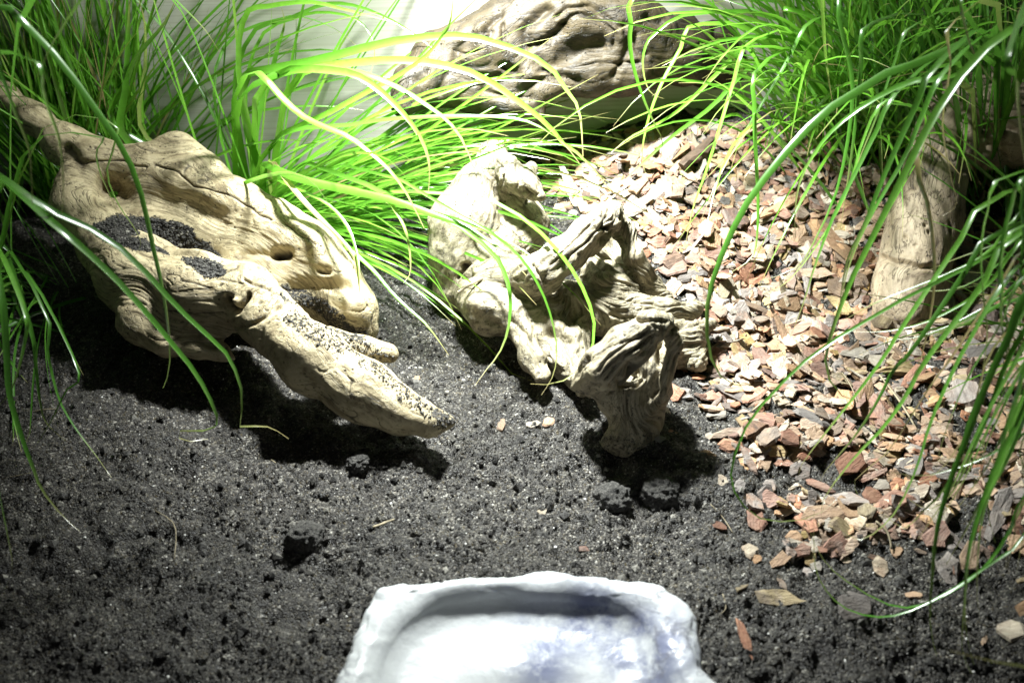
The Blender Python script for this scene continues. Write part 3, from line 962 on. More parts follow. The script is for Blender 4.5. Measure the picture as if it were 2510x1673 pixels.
dc = P(750 + 1150 * 0.4675, 1150 + 1200 * 0.4675, base_z + RIM)[:2]
NA = 360
th, ro = poly_r(out6, dc, NA)
_, ri = poly_r(in6, dc, NA)
ri = np.convolve(np.concatenate([ri[-6:], ri, ri[:6]]), np.ones(13) / 13, 'valid')
prof = []      # (which radius mix, factor, z)
kr = [(('o', 1.05), -1.2), (('o', 1.045), 0.2), (('o', 1.035), 1.2), (('o', 1.02), 2.1), (('o', 1.0), 2.62), (('m', 0.25), RIM), (('m', 0.6), RIM + 0.02), (('m', 0.9), RIM - 0.14), (('i', 0.985), 2.58), (('i', 0.955), 2.36), (('i', 0.91), 2.16),
      (('i', 0.84), 1.98), (('i', 0.7), 1.86), (('i', 0.5), 1.82), (('i', 0.25), 1.80), (('i', 0.02), 1.80)]
rad, zz = [], []
for (k, a), z in kr:
    rad.append(ro * a if k == 'o' else (ri * a if k == 'i' else ro + (ri - ro) * a))
    zz.append(z)
rad, zz = np.array(rad), np.array(zz)
NR = 110
u = np.linspace(0, len(kr) - 1, NR)


def crom(tab, u):
    i = np.clip(np.floor(u).astype(int), 0, len(tab) - 2)
    f = (u - i)
    g = lambda j: tab[np.clip(j, 0, len(tab) - 1)]
    sh = (-1,) + (1,) * (tab.ndim - 1)
    f = f.reshape(sh)
    a, b, c, d = g(i - 1), g(i), g(i + 1), g(i + 2)
    return 0.5 * (2 * b + (c - a) * f + (2 * a - 5 * b + 4 * c - d) * f ** 2 + (3 * b - a - 3 * c + d) * f ** 3)


R2, Z2 = crom(rad, u), crom(zz, u)
DX = dc[0] + R2 * np.cos(th)[None]
DY = dc[1] + R2 * np.sin(th)[None]
DZ = base_z + Z2[:, None] + 0 * R2
q = np.stack([DX, DY, DZ], -1).reshape(-1, 3)
outer = np.repeat((1 - sstep(5.0, 8.5, u)), NA)
n1 = fbm(q * 0.9, 4, 90)
n2 = 1 - np.abs(fbm(q * 0.7, 3, 95)) * 2
q[:, 2] += (0.05 + 0.09 * outer) * n1
cx = q - np.array([dc[0], dc[1], 0])
q[:, :2] += (cx[:, :2] / np.maximum(np.hypot(cx[:, 0], cx[:, 1]), 0.1)[:, None]) * (outer * (0.20 * n1 - 0.12 * sstep(0.75, 1, n2)))[:, None]
ppx, ppy, _ = project(q)
mound = P(1280, 1655, base_z + 0.8)
q[:, 2] += 0.55 * np.exp(-(((q[:, 0] - mound[0]) / 2.2) ** 2 + ((q[:, 1] - mound[1] + 0.6) / 1.6) ** 2)) * np.repeat(sstep(11, 13, u), NA)
spots = [(1340, 1580, 75), (1420, 1540, 60), (1530, 1600, 60), (1480, 1505, 60), (1600, 1640, 70), (1640, 1580, 60), (1330, 1650, 60), (1440, 1490, 50), (1570, 1530, 40)]
blue = np.zeros(len(q))
for (a, b, r) in spots:
    blue = np.maximum(blue, np.exp(-((ppx - a) ** 2 + (ppy - b) ** 2) / (2 * (r * 1.0) ** 2)))
vein = np.clip(sstep(1480, 1620, ppx) + 0.8 * (1 - sstep(840, 900, ppx)) * sstep(1560, 1640, ppy), 0, 1)
ii = np.arange(NR * NA).reshape(NR, NA)
fq = np.stack([ii[:-1], np.roll(ii[:-1], -1, 1), np.roll(ii[1:], -1, 1), ii[1:]], -1).reshape(-1, 4)
dish = link('water_dish', mesh_from('water_dish', q, fq, [M_DISH], True, {'blue': ('FLOAT', blue), 'vein': ('FLOAT', vein)}),
            label='white rock-shaped marbled water dish in the front soil', cat='dish')

# ------------------------------------------------------------------ bark chips, dropped one after another on a height map
HM = 0.16
hx0, hy0 = -6.0, 26.0
hnx, hny = int(52 / HM), int(44 / HM)
gx = hx0 + np.arange(hnx) * HM
gy = hy0 + np.arange(hny) * HM
GX, GY = np.meshgrid(gx, gy, indexing='ij')
hm = ground_fine(GX.ravel(), GY.ravel()).reshape(GX.shape).copy()


def chip_mesh(name, seed, elong):
    r = np.random.default_rng(seed)
    k = r.integers(6, 9)
    a = np.sort((np.arange(k) + r.uniform(-0.34, 0.34, k)) / k * 2 * math.pi)
    rad = r.uniform(0.62, 1.12, k)
    x, y = rad * np.cos(a) * elong, rad * np.sin(a) / elong ** 0.5
    th = r.uniform(0.07, 0.20)
    cur = r.uniform(-0.22, 0.22)
    sk = r.uniform(-0.2, 0.2, 2)
    rings = []
    for lev, sc in ((-1.0, r.uniform(0.72, 0.95)), (-0.1, 1.05), (1.0, r.uniform(0.78, 0.98))):
        jx = r.uniform(-0.10, 0.10, k)
        jy = r.uniform(-0.10, 0.10, k)
        zj = r.uniform(-0.3, 0.3, k) * th
        px_, py_ = x * sc + jx + sk[0] * lev * 0.3, y * sc + jy + sk[1] * lev * 0.3
        rings.append(np.stack([px_, py_, lev * th + zj + cur * px_ ** 2], -1))
    v = np.concatenate(rings + [[(sk[0] * 0.2, 0, -th)], [(0, sk[1] * 0.3, th * r.uniform(0.7, 1.5))]])
    f = []
    for i in range(k):
        j = (i + 1) % k
        for l in (0, 1):
            f.append((l * k + i, l * k + j, (l + 1) * k + j, (l + 1) * k + i))
        f.append((3 * k, j, i))
        f.append((3 * k + 1, 2 * k + i, 2 * k + j))
    return v, f, th


PROTO = [chip_mesh('chip', 200 + i, 1.0 + 0.9 * (i % 4 == 3) + 0.25 * (i % 3)) for i in range(26)]
PROTO_ME = {}


def proto_mesh(i, cls):
    if (i, cls) not in PROTO_ME:
        v, f, _ = PROTO[i]
        PROTO_ME[i, cls] = mesh_from('bark_chip', v * 1.0, f, [CHIP[cls]], smooth=False)
    return PROTO_ME[i, cls]


def rot_to(nrm, ang):
    z = nrm / np.linalg.norm(nrm)
    x = np.array([math.cos(ang), math.sin(ang), 0])
    x = x - z * (x @ z)
    x /= np.linalg.norm(x)
    return np.stack([x, np.cross(z, x), z], -1)


def drop(x, y, size, proto, ang, tilt=0.18, sink=0.0):
    """rest a chip on whatever lies below it; returns its rotation and centre"""
    v, f, th = PROTO[proto]
    i0, i1 = int((x - size - hx0) / HM), int((x + size - hx0) / HM) + 2
    j0, j1 = int((y - size - hy0) / HM), int((y + size - hy0) / HM) + 2
    i0, j0 = max(i0, 0), max(j0, 0)
    sx, sy, sh = GX[i0:i1, j0:j1], GY[i0:i1, j0:j1], hm[i0:i1, j0:j1]
    m = (sx - x) ** 2 + (sy - y) ** 2 < (size * 0.85) ** 2
    if m.sum() < 4:
        return None
    A = np.stack([sx[m] - x, sy[m] - y, np.ones(m.sum())], -1)
    co = np.linalg.lstsq(A, sh[m], rcond=None)[0]
    g = np.clip(co[:2], -0.55, 0.55) + rng.normal(0, tilt, 2)
    res = sh[m] - A[:, :2] @ g
    z = np.percentile(res, 72) + th * size * 0.8 - sink
    R = rot_to(np.array([-g[0], -g[1], 1.0]), ang)
    top = z + g[0] * (sx - x) + g[1] * (sy - y) + th * size * 0.7
    m2 = (sx - x) ** 2 + (sy - y) ** 2 < (size * 0.7) ** 2
    sh[m2] = np.maximum(sh[m2], top[m2])
    return R, np.array([x, y, z])


bed = np.array([(1320, 350), (1300, 420), (1340, 500), (1480, 560), (1600, 700), (1690, 800), (1700, 900), (1690, 1000), (1780, 1060), (1770, 1130), (1830, 1180), (1850, 1290), (1900, 1400), (2010, 1390), (2110, 1385), (2220, 1375), (2340, 1370), (2420, 1400), (2620, 1480),
                (2700, 1000), (2600, 700), (2400, 450), (2150, 330), (2000, 270), (1850, 245), (1650, 238), (1500, 262), (1400, 290)], float)


def inside(px, py, poly):
    c = np.zeros(len(px), bool)
    j = len(poly) - 1
    for i in range(len(poly)):
        xi, yi = poly[i]
        xj, yj = poly[j]
        c ^= ((yi > py) != (yj > py)) & (px < (xj - xi) * (py - yi) / (yj - yi + 1e-9) + xi)
        j = i
    return c


nc = 60000
cx = rng.uniform(-2, 42, nc)
cy = rng.uniform(28, 66, nc)
cz = ground_low(cx, cy)
u_, v_, d_ = project(np.stack([cx, cy, cz], -1))
dist_in = polydist(np.stack([u_, v_], -1), np.concatenate([bed, bed[:1]]))
ins = inside(u_, v_, bed)
gap = fbm(np.stack([cx, cy, 0 * cx], -1) * 0.42, 2, 120)
near = sstep(700, 1250, v_)
dens = np.where(ins, 0.25 + 0.75 * sstep(0, 90, dist_in), 0.0) * (1 - (0.30 + 0.55 * near) * sstep(0.02 - 0.0, 0.30, gap))
dens = np.maximum(dens, np.where(~ins, 0.06 * np.exp(-dist_in / 55), 0))
keep = (rng.random(nc) < dens) & (u_ < 2660)
cx, cy, u_, v_ = cx[keep], cy[keep], u_[keep], v_[keep]
NCH = 4700
cx, cy, u_, v_ = cx[:NCH], cy[:NCH], u_[:NCH], v_[:NCH]
names = list(CHIP)
size = 0.17 + 0.25 * rng.random(len(cx)) + 0.40 * rng.random(len(cx)) ** 4
big_order = np.argsort(-(size * (1 + 0.25 * near[:1].mean() + 0.35 * (v_ > 500))) + 3 * ((u_ > 2500) | (v_ < 300)))
is_big = np.zeros(len(cx), bool)
is_big[big_order[:272]] = True
# the small ones lie a little lower in the heap
order = np.argsort(rng.random(len(cx)) + 0.55 * is_big)
stuff_v, stuff_f, stuff_m = [], [], []
same = {}
nv = 0
zone_words = [(lambda a, b: b < 400 and a < 1640, 'below the middle of the rear log'), (lambda a, b: b < 430, "below the rear log's right end"),
              (lambda a, b: a < 1560, "behind the stump's curled arm"), (lambda a, b: b < 640 and a < 1800, 'between stump and rear log'),
              (lambda a, b: b < 640, 'far left of the upright branch'), (lambda a, b: b < 860 and a < 1800, "close to the stump's right fingers"),
              (lambda a, b: b < 860 and a < 2050, 'halfway from stump to branch foot'), (lambda a, b: b < 860, 'around the foot of the upright branch'),
              (lambda a, b: b < 1080 and a < 1850, 'by the shaded stump foot'), (lambda a, b: b < 1080 and a < 2080, 'in the middle of the front chips'),
              (lambda a, b: b < 1080 and a < 2300, 'in front of the branch foot'), (lambda a, b: b < 1080, 'under the hanging grass at right'),
              (lambda a, b: a < 1950, "at the bed's left front corner"), (lambda a, b: a < 2250, "along the bed's front edge"), (lambda a, b: True, 'at the right front under grass blades')]
size_words = [(0.5, 'small'), (0.64, 'mid-sized'), (9, 'large')]
for i in order:
    pr = int(rng.integers(len(PROTO)))
    cls = names[rng.choice(6, p=[0.20, 0.36, 0.17, 0.13, 0.09, 0.05])]
    ang = rng.uniform(0, 2 * math.pi)
    res = drop(cx[i], cy[i], size[i], pr, ang)
    if res is None:
        continue
    R, c = res
    if is_big[i]:
        o = link('bark_chip', proto_mesh(pr, cls), cat='bark chip', group='bark chips strewn over the soil')
        o.location = c * S
        from mathutils import Matrix
        o.rotation_euler = Matrix(R.tolist()).to_euler()
        o.scale = (size[i],) * 3
        zw = next(wd for fn, wd in zone_words if fn(u_[i], v_[i]))
        sw = next(wd for lim, wd in size_words if size[i] < lim)
        shp = 'long' if pr % 4 == 3 else ('broad' if pr % 3 == 0 else 'angular')
        turn = 'endwise' if abs(math.sin(ang)) > 0.71 else 'crosswise'
        o['label'] = f'{sw} {shp} {cls} bark chip {turn}, {zw}'
        same.setdefault(o['label'], []).append((u_[i], o))
    else:
        v, f, _ = PROTO[pr]
        stuff_v.append((v * size[i]) @ R.T + c)
        stuff_f += [tuple(int(a) + nv for a in fc_) for fc_ in f]
        stuff_m += [names.index(cls)] * len(f)
        nv += len(v)
link('bark_chip_litter', mesh_from('bark_chip_litter', np.concatenate(stuff_v), stuff_f, [CHIP[k] for k in names], False, mat_idx=stuff_m),
     kind='stuff', label='mixed brown bark chip litter covering the soil right of the stump', cat='bark litter')

# chips lying alone on open soil
lone = [
    (1230, 1046, 0.36, 'tan', 3, 1.7, 'upright tan bark chip alone on soil below the stump, left of a pair'),
    (1308, 1046, 0.36, 'pale cream', 1, 0.2, 'pale cream chip touching a tan chip on soil below the stump'),
    (1346, 1034, 0.33, 'tan', 5, 0.9, 'tan chip touching a pale cream chip on soil below the stump'),
    (1020, 930, 0.20, 'tan', 8, 0.4, 'tiny tan chip on soil between the two driftwood pieces'),
    (1329, 1256, 0.28, 'pale cream', 2, 1.1, 'small cream chip alone on soil above the white dish'),
    (1430, 1346, 0.30, 'reddish', 7, 0.1, 'flat reddish chip on soil just behind the white dish'),
    (1768, 1186, 0.34, 'pale cream', 9, 0.5, 'square cream chip at the left front corner of the chip bed'),
    (1762, 1300, 0.34, 'reddish', 6, 0.3, 'small reddish chip on bare soil left of the chip bed front'),
    (1852, 1280, 0.70, 'reddish', 4, 1.5, 'tall reddish-orange chip on the left front edge of the chip bed'),
    (1846, 1238, 0.52, 'grey', 10, 1.4, 'rounded grey chip above the tall reddish-orange chip'),
    (1838, 1348, 0.46, 'pale cream', 12, 0.6, 'cream chip at the front left end of the chip bed'),
    (1853, 1370, 0.30, 'tan', 13, 0.0, 'small orange-tan chip below a cream chip at the bed front'),
    (1912, 1378, 0.44, 'tan', 14, 0.8, 'pale tan chip on soil at the very front of the bed'),
    (2100, 1490, 0.85, 'grey', 16, 0.2, 'large grey-tan flat chip alone on soil under a looping grass blade'),
    (1905, 1468, 0.62, 'ochre', 15, 0.0, 'long ochre splinter of bark on soil right of the dish'),
    (1824, 1572, 0.50, 'reddish', 11, 1.7, 'narrow upright pink-brown chip on soil right of the dish'),
    (1818, 1442, 0.34, 'ochre', 3, 1.1, 'thin brown splinter on soil beside the dish corner'),
    (2320, 1400, 0.62, 'grey', 17, 1.6, 'dull grey chip on soil among grass blades at lower right'),
    (2336, 1330, 0.62, 'grey', 20, 2.3, 'pointed mauve-grey chip on the soil at front right of the bed'),
    (2352, 975, 1.05, 'grey', 18, 1.5, 'big smooth rounded grey-mauve chip under grass at right'),
    (2090, 1240, 0.95, 'grey', 21, 0.3, 'big pale grey faceted chip at the front of the bed'),
    (2080, 1150, 0.90, 'reddish', 22, 0.7, 'big triangular pink-red chip in the front of the bed'),
    (1910, 750, 0.95, 'grey', 24, 0.4, 'big pale grey chip with red side beside the stump'),
    (2205, 925, 0.85, 'ochre', 19, 0.1, 'long ridged ochre chip left of the upright branch foot'),
    (1740, 290, 0.95, 'grey', 23, 0.3, 'big grey chip at the back under the rear log'),
    (1750, 1030, 0.50, 'pale cream', 25, 0.4, 'bright cream chip at the shadow edge right of the stump foot'),
]
for lab, lst in same.items():            # look-alikes in one spot: say which, from left to right
    lst.sort(key=lambda a: a[0])
    wd = {2: ['left one', 'right one'], 3: ['left one', 'middle one', 'right one']}.get(len(lst)) or ['leftmost', 'second', 'third', 'fourth', 'fifth', 'sixth', 'seventh'][:len(lst) - 1] + ['rightmost']
    if len(lst) > 1:
        for w_, (_, o) in zip(wd, lst):
            o['label'] = lab + ', ' + w_
for (px, py, sz, cls, pr, ang, lab) in lone:
    g0 = G(px, py)
    res = drop(g0[0], g0[1], sz, pr, ang, 0.10, 0.02) if g0[0] > hx0 + 1 else None
    if res is None:
        c = np.array([g0[0], g0[1], float(ground_fine(g0[:1], g0[1:2])[0]) + PROTO[pr][2] * sz * 0.8])
        R = rot_to(np.array([rng.normal(0, .15), rng.normal(0, .15), 1.0]), ang)
    else:
        R, c = res
    o = link('bark_chip', proto_mesh(pr, cls), label=lab, cat='bark chip', group='bark chips strewn over the soil')
    o.location = c * S
    o.rotation_euler = Matrix(R.tolist()).to_euler()
    o.scale = (sz,) * 3


# ------------------------------------------------------------------ soil clods, sticks, fibres
def clod_material():
    t = NT('packed_soil')
    c = t.coords()
    f = t.noise(c, 9.0, 4, 0.75)
    g = t.noise(c, 2.0, 4, 0.6)
    return t.finish(t.ramp(f, [(0.32, (0.02, 0.018, 0.0155)), (0.52, (0.055, 0.051, 0.045)), (0.68, (0.15, 0.14, 0.125))]), 0.65, t.bump(t.math('ADD', f, g), 1.0, 0.002))


M_CLOD = clod_material()


def clod(px, py, r, seed, label):
    rr = np.random.default_rng(seed)
    bm_v, bm_f = ICO_V, ICO_F
    v, f = bm_v.copy(), bm_f.copy()
    for _ in range(4):
        e = {}
        nf = []
        vl = list(v)

        def midp(a, b):
            k = (min(a, b), max(a, b))
            if k not in e:
                m = (vl[a] + vl[b])
                vl.append(m / np.linalg.norm(m))
                e[k] = len(vl) - 1
            return e[k]
        for a, b, c in f:
            x, y, z = midp(a, b), midp(b, c), midp(c, a)
            nf += [(a, x, z), (b, y, x), (c, z, y), (x, y, z)]
        v, f = np.array(vl), np.array(nf)
    d = 1 + 0.36 * fbm(v * 1.1, 3, seed) + 0.20 * fbm(v * 3.2, 3, seed + 3) + 0.09 * noise(v * 9, seed + 5)
    g0 = G(px, py, r * 0.4)
    o = link('soil_clod', mesh_from('soil_clod', v * d[:, None] * r * np.array([1.08, 1, 0.86]), f, [M_CLOD]), label=label, cat='soil clod', group='soil clods on the open ground')
    gzv = float(ground_fine(g0[:1], g0[1:2])[0])
    o.location = np.array([g0[0], g0[1], gzv + r * 0.30]) * S
    return o


clod(1622, 1205, 0.85, 301, 'round dark soil ball left of the chip bed front')
clod(1500, 1225, 0.80, 302, 'angular soil lump just left of the round soil ball')
clod(745, 1318, 0.80, 303, 'squat soil lump alone in the open soil above left of dish')
clod(880, 1140, 0.50, 305, 'small soil lump below the tusk of the cream log')


def tube(pts, rad, k=6, lumpy=0.0):
    pts = np.array(pts, float)
    n = len(pts)
    v, f = [], []
    for i in range(n):
        t = pts[min(i + 1, n - 1)] - pts[max(i - 1, 0)]
        t /= np.linalg.norm(t)
        a = np.cross(t, [0.1, 0.2, 1]); a /= np.linalg.norm(a)
        b = np.cross(t, a)
        for j in range(k):
            an = 2 * math.pi * j / k
            r = rad[i] * (1 + lumpy * rng.uniform(-1, 1))
            v.append(pts[i] + r * (math.cos(an) * a + math.sin(an) * b))
    for i in range(n - 1):
        for j in range(k):
            f.append((i * k + j, i * k + (j + 1) % k, (i + 1) * k + (j + 1) % k, (i + 1) * k + j))
    f.append(tuple(range(k))[::-1])
    f.append(tuple((n - 1) * k + j for j in range(k)))
    return v, f


a, b = G(1672, 408, 1.0), G(1752, 342, 1.1)
v, f = tube([a + (b - a) * t + np.array([0, 0, 0.12 * math.sin(9 * t)]) for t in np.linspace(0, 1, 9)], [0.30, 0.36, 0.40, 0.42, 0.42, 0.40, 0.38, 0.30, 0.18], 9, 0.16)
M_STICK = plain('dark_bark_stick', (0.10, 0.065, 0.042), 0.8)
link('bark_stick', mesh_from('bark_stick', v, f, [M_STICK], smooth=False), label='dark brown stubby stick lying on chips below the rear log', cat='stick')

a, b = P(1122, 716, 3.6), P(1184, 682, 3.9)
v, f = tube([a, (a + b) / 2 + np.array([0, 0, 0.05]), b], [0.05, 0.075, 0.06], 6, 0.2)
link('wood_splinter', mesh_from('wood_splinter', v, f, [M_STRAW], smooth=False), label='thin tan splinter lying on the left side of the gnarled stump', cat='splinter')

fib = [([(384, 700 + 560), (432, 1300), (430, 1380)], 'thin pale root fibre on the soil at left'), ([(915, 1300), (940, 1290), (968, 1284)], 'short dry grass stalk on soil above the dish'),
       ([(1740, 1245), (1770, 1275), (1795, 1310)], 'fine pale root near the small reddish chip'),
       ([(75, 1019), (110, 1015), (140, 1010)], 'pale straw at the shadow edge at far left'), ([(10, 1172), (45, 1170), (80, 1165)], 'pale straw near the left picture edge'),
       ([(1770, 1462), (1778, 1495), (1765, 1512)], 'curved pale fibre on soil right of the dish'), ([(665, 1130), (672, 1140), (678, 1145)], 'tiny pale straw on soil below the log shadow'),
       ([(1840, 1030), (1880, 1000), (1900, 985)], 'straw sliver among chips right of stump foot'), ([(2060, 930), (2080, 970), (2095, 1010)], 'yellow straw among chips left of the branch'),
       ([(2150, 940), (2200, 1000), (2245, 1075)], 'long flat grey straw across chips in front of branch'), ([(2140, 1300), (2170, 1325), (2180, 1360)], 'short cream wood sliver at the bed front')]
for pts, lab in fib:
    pp = [G(x, y, 0.0) for x, y in pts]
    pp = [np.array([p[0], p[1], float(ground_fine(p[:1], p[1:2])[0]) + 0.10 + (0.45 if x[0] > 1830 else 0)]) for p, x in zip(pp, pts)]
    tt = np.linspace(0, len(pp) - 1, 8)
    cv = crom(np.array(pp), tt)
    thick = 0.065 if ('sliver' in lab or 'flat' in lab or 'stalk' in lab) else 0.025
    v, f = tube(cv, [thick * (1 - 0.5 * abs(t / (len(pp) - 1) - 0.4)) for t in tt], 5, 0.2)
    link('dry_stalk', mesh_from('dry_stalk', v, f, [M_STRAW]), label=lab, cat='straw', group='dry straws and fibres on the ground')


# ------------------------------------------------------------------ grass tufts
def ribbon(pts, width, nup=None, twist=0.0, fold=0.18):
    pts = np.array(pts, float)
    n = len(pts)
    t = np.gradient(pts, axis=0)
    t /= np.maximum(np.linalg.norm(t, axis=1), 1e-6)[:, None]
    L = np.concatenate([[0], np.cumsum(np.linalg.norm(np.diff(pts, axis=0), axis=1))])
    L /= L[-1]
    pm = pts[n // 2]                          # blades are turned roughly halfway between lamp and camera to show gloss
    la, fr = np.array(LAMP) - pm, np.array([0.0, 0.0, 38.0]) - pm
    ref = la / np.linalg.norm(la) + fr / np.linalg.norm(fr)
    ref = ref / np.linalg.norm(ref) + rng.normal(0, 0.22 if nup is not None else 0.42, 3)
    sd = np.cross(t, ref)
    sl = np.linalg.norm(sd, axis=1)
    for i in range(n):                       # where the blade runs along the reference, keep the last side
        if sl[i] < 0.15:
            sd[i] = sd[i - 1] if i else np.array([1.0, 0.2, 0])
        if i and sd[i] @ sd[i - 1] < 0:
            sd[i] = -sd[i]
    for _ in range(2):
        sd[1:-1] = (sd[:-2] + 2 * sd[1:-1] + sd[2:]) / 4
    sd -= t * (sd * t).sum(1)[:, None]
    sd /= np.maximum(np.linalg.norm(sd, axis=1), 1e-6)[:, None]
    nn = np.cross(sd, t)
    a = (twist * L)[:, None]
    sd, nn = sd * np.cos(a) + nn * np.sin(a), nn * np.cos(a) - sd * np.sin(a)
    w_ = (width * 0.58 * np.minimum(1, 0.55 + 3 * L) * np.maximum(0.08, 1 - L ** 4.6))[:, None]
    v = np.stack([pts - sd * w_, pts - nn * w_ * fold * 2, pts + sd * w_], 1).reshape(-1, 3)
    f = []
    for i in range(n - 1):
        for j in (0, 1):
            f.append((3 * i + j, 3 * i + j + 1, 3 * i + 4 + j, 3 * i + 3 + j))
    return list(v), f, list(np.repeat(L, 3))


def grow(root, az, el, L, droop, n=13, curl=0.0):
    p = np.array(root, float)
    d = np.array([math.cos(el) * math.cos(az), math.cos(el) * math.sin(az), math.sin(el)])
    ds = L / (n - 1)
    out = [p.copy()]
    sw = rng.normal(0, 0.012, 3)
    for i in range(1, n):
        t = i / n
        p = p + d * ds
        g = gz(p[0], p[1]) + 0.15
        if p[2] < g:
            p[2] = g + 0.05
            d[2] = max(d[2], 0.02)
        wy = wall_y(p[0]) - 0.5
        if p[1] > wy:
            p[1] = wy
            d[1] = min(d[1], -0.05)
        out.append(p.copy())
        d[2] -= droop * ds * (0.25 + 1.1 * t)
        d += sw * ds
        d[:2] += curl * ds * np.array([-d[1], d[0]])
        d /= np.linalg.norm(d)
    return out


def tuft(label, root, mat):
    e = bpy.data.objects.new('grass_tuft', None)
    C.objects.link(e)
    e.location = np.array([root[0], root[1], gz(root[0], root[1])]) * S
    e['label'], e['category'], e['group'] = label, 'grass', 'grass tufts'
    e.empty_display_size = 0.02
    cn = 60
    cv, cf = [], []
    for i in range(cn):
        a, r0 = rng.uniform(0, 6.283), 1.6 * rng.random() ** 0.5
        b0 = np.array([r0 * math.cos(a), r0 * math.sin(a) * 0.7, -0.4])
        b1 = b0 + np.array([math.cos(a) * 0.4, math.sin(a) * 0.4, rng.uniform(0.8, 1.8)])
        tv, tf = tube([b0, (b0 + b1) / 2, b1], [0.16, 0.13, 0.05], 5)
        cf += [tuple(k + len(cv) for k in q_) for q_ in tf]
        cv += tv
    link('root_crown', mesh_from('root_crown', cv, cf, [M_STRAW]), e)
    return {'e': e, 'root': np.array([root[0], root[1], gz(root[0], root[1])]), 'mat': mat, 'n': 0, 'v': [], 'f': [], 'a': []}


def add_blade(T, pts, width, nup=None, twist=0.0, single=True):
    v, f, al = ribbon(pts, width, nup, twist)
    if single and T['n'] < 300:
        T['n'] += 1
        link('blade', mesh_from('blade', np.array(v) - T['root'], f, [T['mat']], True, {'along': ('FLOAT', al)}), T['e'])
    else:
        o = len(T['v'])
        T['v'] += [x - T['root'] for x in v]
        T['f'] += [tuple(i + o for i in q) for q in f]
        T['a'] += al


def finish_tuft(T):
    if T['v']:
        link('blade_mass', mesh_from('blade_mass', T['v'], T['f'], [T['mat']], True, {'along': ('FLOAT', T['a'])}), T['e'], kind='stuff')


def hero(T, pts, d0, d1, width, from_root=True, root_d=None, n=17):
    """a blade followed point by point; its distance runs evenly from d0 to d1"""
    k = len(pts)
    pp = [PD(x, y, d0 + (d1 - d0) * i / (k - 1)) for i, (x, y) in enumerate(pts)]
    if from_root:
        r = T['root'] + np.array([rng.normal(0, 0.8), rng.normal(0, 0.8), 0])
        r[2] = gz(r[0], r[1])
        up = pp[0] + (pp[0] - pp[1]) * 0.6
        mid = (r * 0.45 + up * 0.55) + np.array([0, 0, 0.18 * np.linalg.norm(up - r)])
        pp = [r, mid] + pp
        n += 3
    pp = np.array(pp)
    for q in pp:
        q[2] = max(q[2], gz(q[0], q[1]) + 0.12)
        q[1] = min(q[1], wall_y(q[0]) - 0.4)
    cv = crom(pp, np.linspace(0, len(pp) - 1, n))
    add_blade(T, cv, width * 1.15, np.array([rng.normal(0, .25), -0.55, 0.8]))


R_ = math.radians
T_left = tuft('dark green grass tuft at far left, behind the arm of the cream log', (-28.5, 63.5), M_GRASS)
T_edge = tuft('grass tuft at left edge with long blades hanging over the cream log', (-31, 53), M_GRASS_D)
T_mid = tuft('bright green grass tuft behind the cream log, streaming to the right', (-16.5, 60.5), M_GRASS)
T_rback = tuft('grass tuft at the back right beside the rear log', (21.5, 64), M_GRASS)
T_right = tuft('big dense grass tuft behind the upright branch, drooping left', (29.5, 60.5), M_GRASS_D)
T_redge = tuft('grass tuft at right edge with blades hanging over the chips', (35, 47), M_GRASS_D)

# traced blades
for pts, d0, d1, wd in [
    ([(-20, 10), (60, 60), (147, 150), (236, 271), (306, 373), (348, 482), (370, 584), (395, 692), (415, 820), (415, 903), (400, 950)], 44, 53, 0.30),
    ([(-20, 120), (0, 170), (38, 278), (70, 360), (77, 430), (80, 500)], 42, 44, 0.24),
    ([(205, -30), (160, 55), (126, 112), (90, 190)], 41, 42, 0.26),
    ([(85, 150), (105, 220), (121, 271), (144, 335), (153, 405), (155, 482), (150, 530)], 40, 43, 0.30),
    ([(57, 475), (147, 526), (255, 577), (345, 654), (421, 737), (485, 800), (549, 858), (580, 915), (596, 980), (587, 1043), (638, 1043), (670, 1050), (708, 1075)], 46, 53, 0.32),
    ([(121, 539), (204, 609), (281, 680), (357, 763), (415, 833), (472, 903), (510, 967), (533, 1024), (517, 1053), (440, 1056), (450, 1081), (510, 1075)], 46, 52, 0.33),
    ([(0, 690), (16, 860), (19, 930), (27, 984), (43, 1037), (62, 1096), (83, 1150), (102, 1198), (150, 1260), (200, 1315)], 49, 50, 0.28),
    ([(118, 780), (115, 847), (126, 909), (145, 978), (172, 1029), (204, 1075), (241, 1123), (273, 1169), (297, 1195)], 53, 52.5, 0.15),
    ([(78, 815), (88, 900), (99, 989), (115, 1037), (161, 1080)], 52, 53, 0.2),
    ([(-15, 1150), (0, 1220), (20, 1319), (30, 1393), (10, 1447)], 45, 46, 0.24),
    ([(242, 335), (236, 373), (246, 424), (274, 488), (290, 533)], 50, 52, 0.18),
    ([(280, 300), (262, 420), (290, 500), (330, 560), (345, 600), (320, 640)], 52, 54, 0.12),
    ([(60, 760), (60, 840), (30, 950), (-10, 1000)], 50, 50, 0.22),
    ([(190, 900), (160, 960), (120, 1040), (75, 1110)], 52, 52, 0.12),
]:
    hero(T_edge, pts, d0, d1, wd)

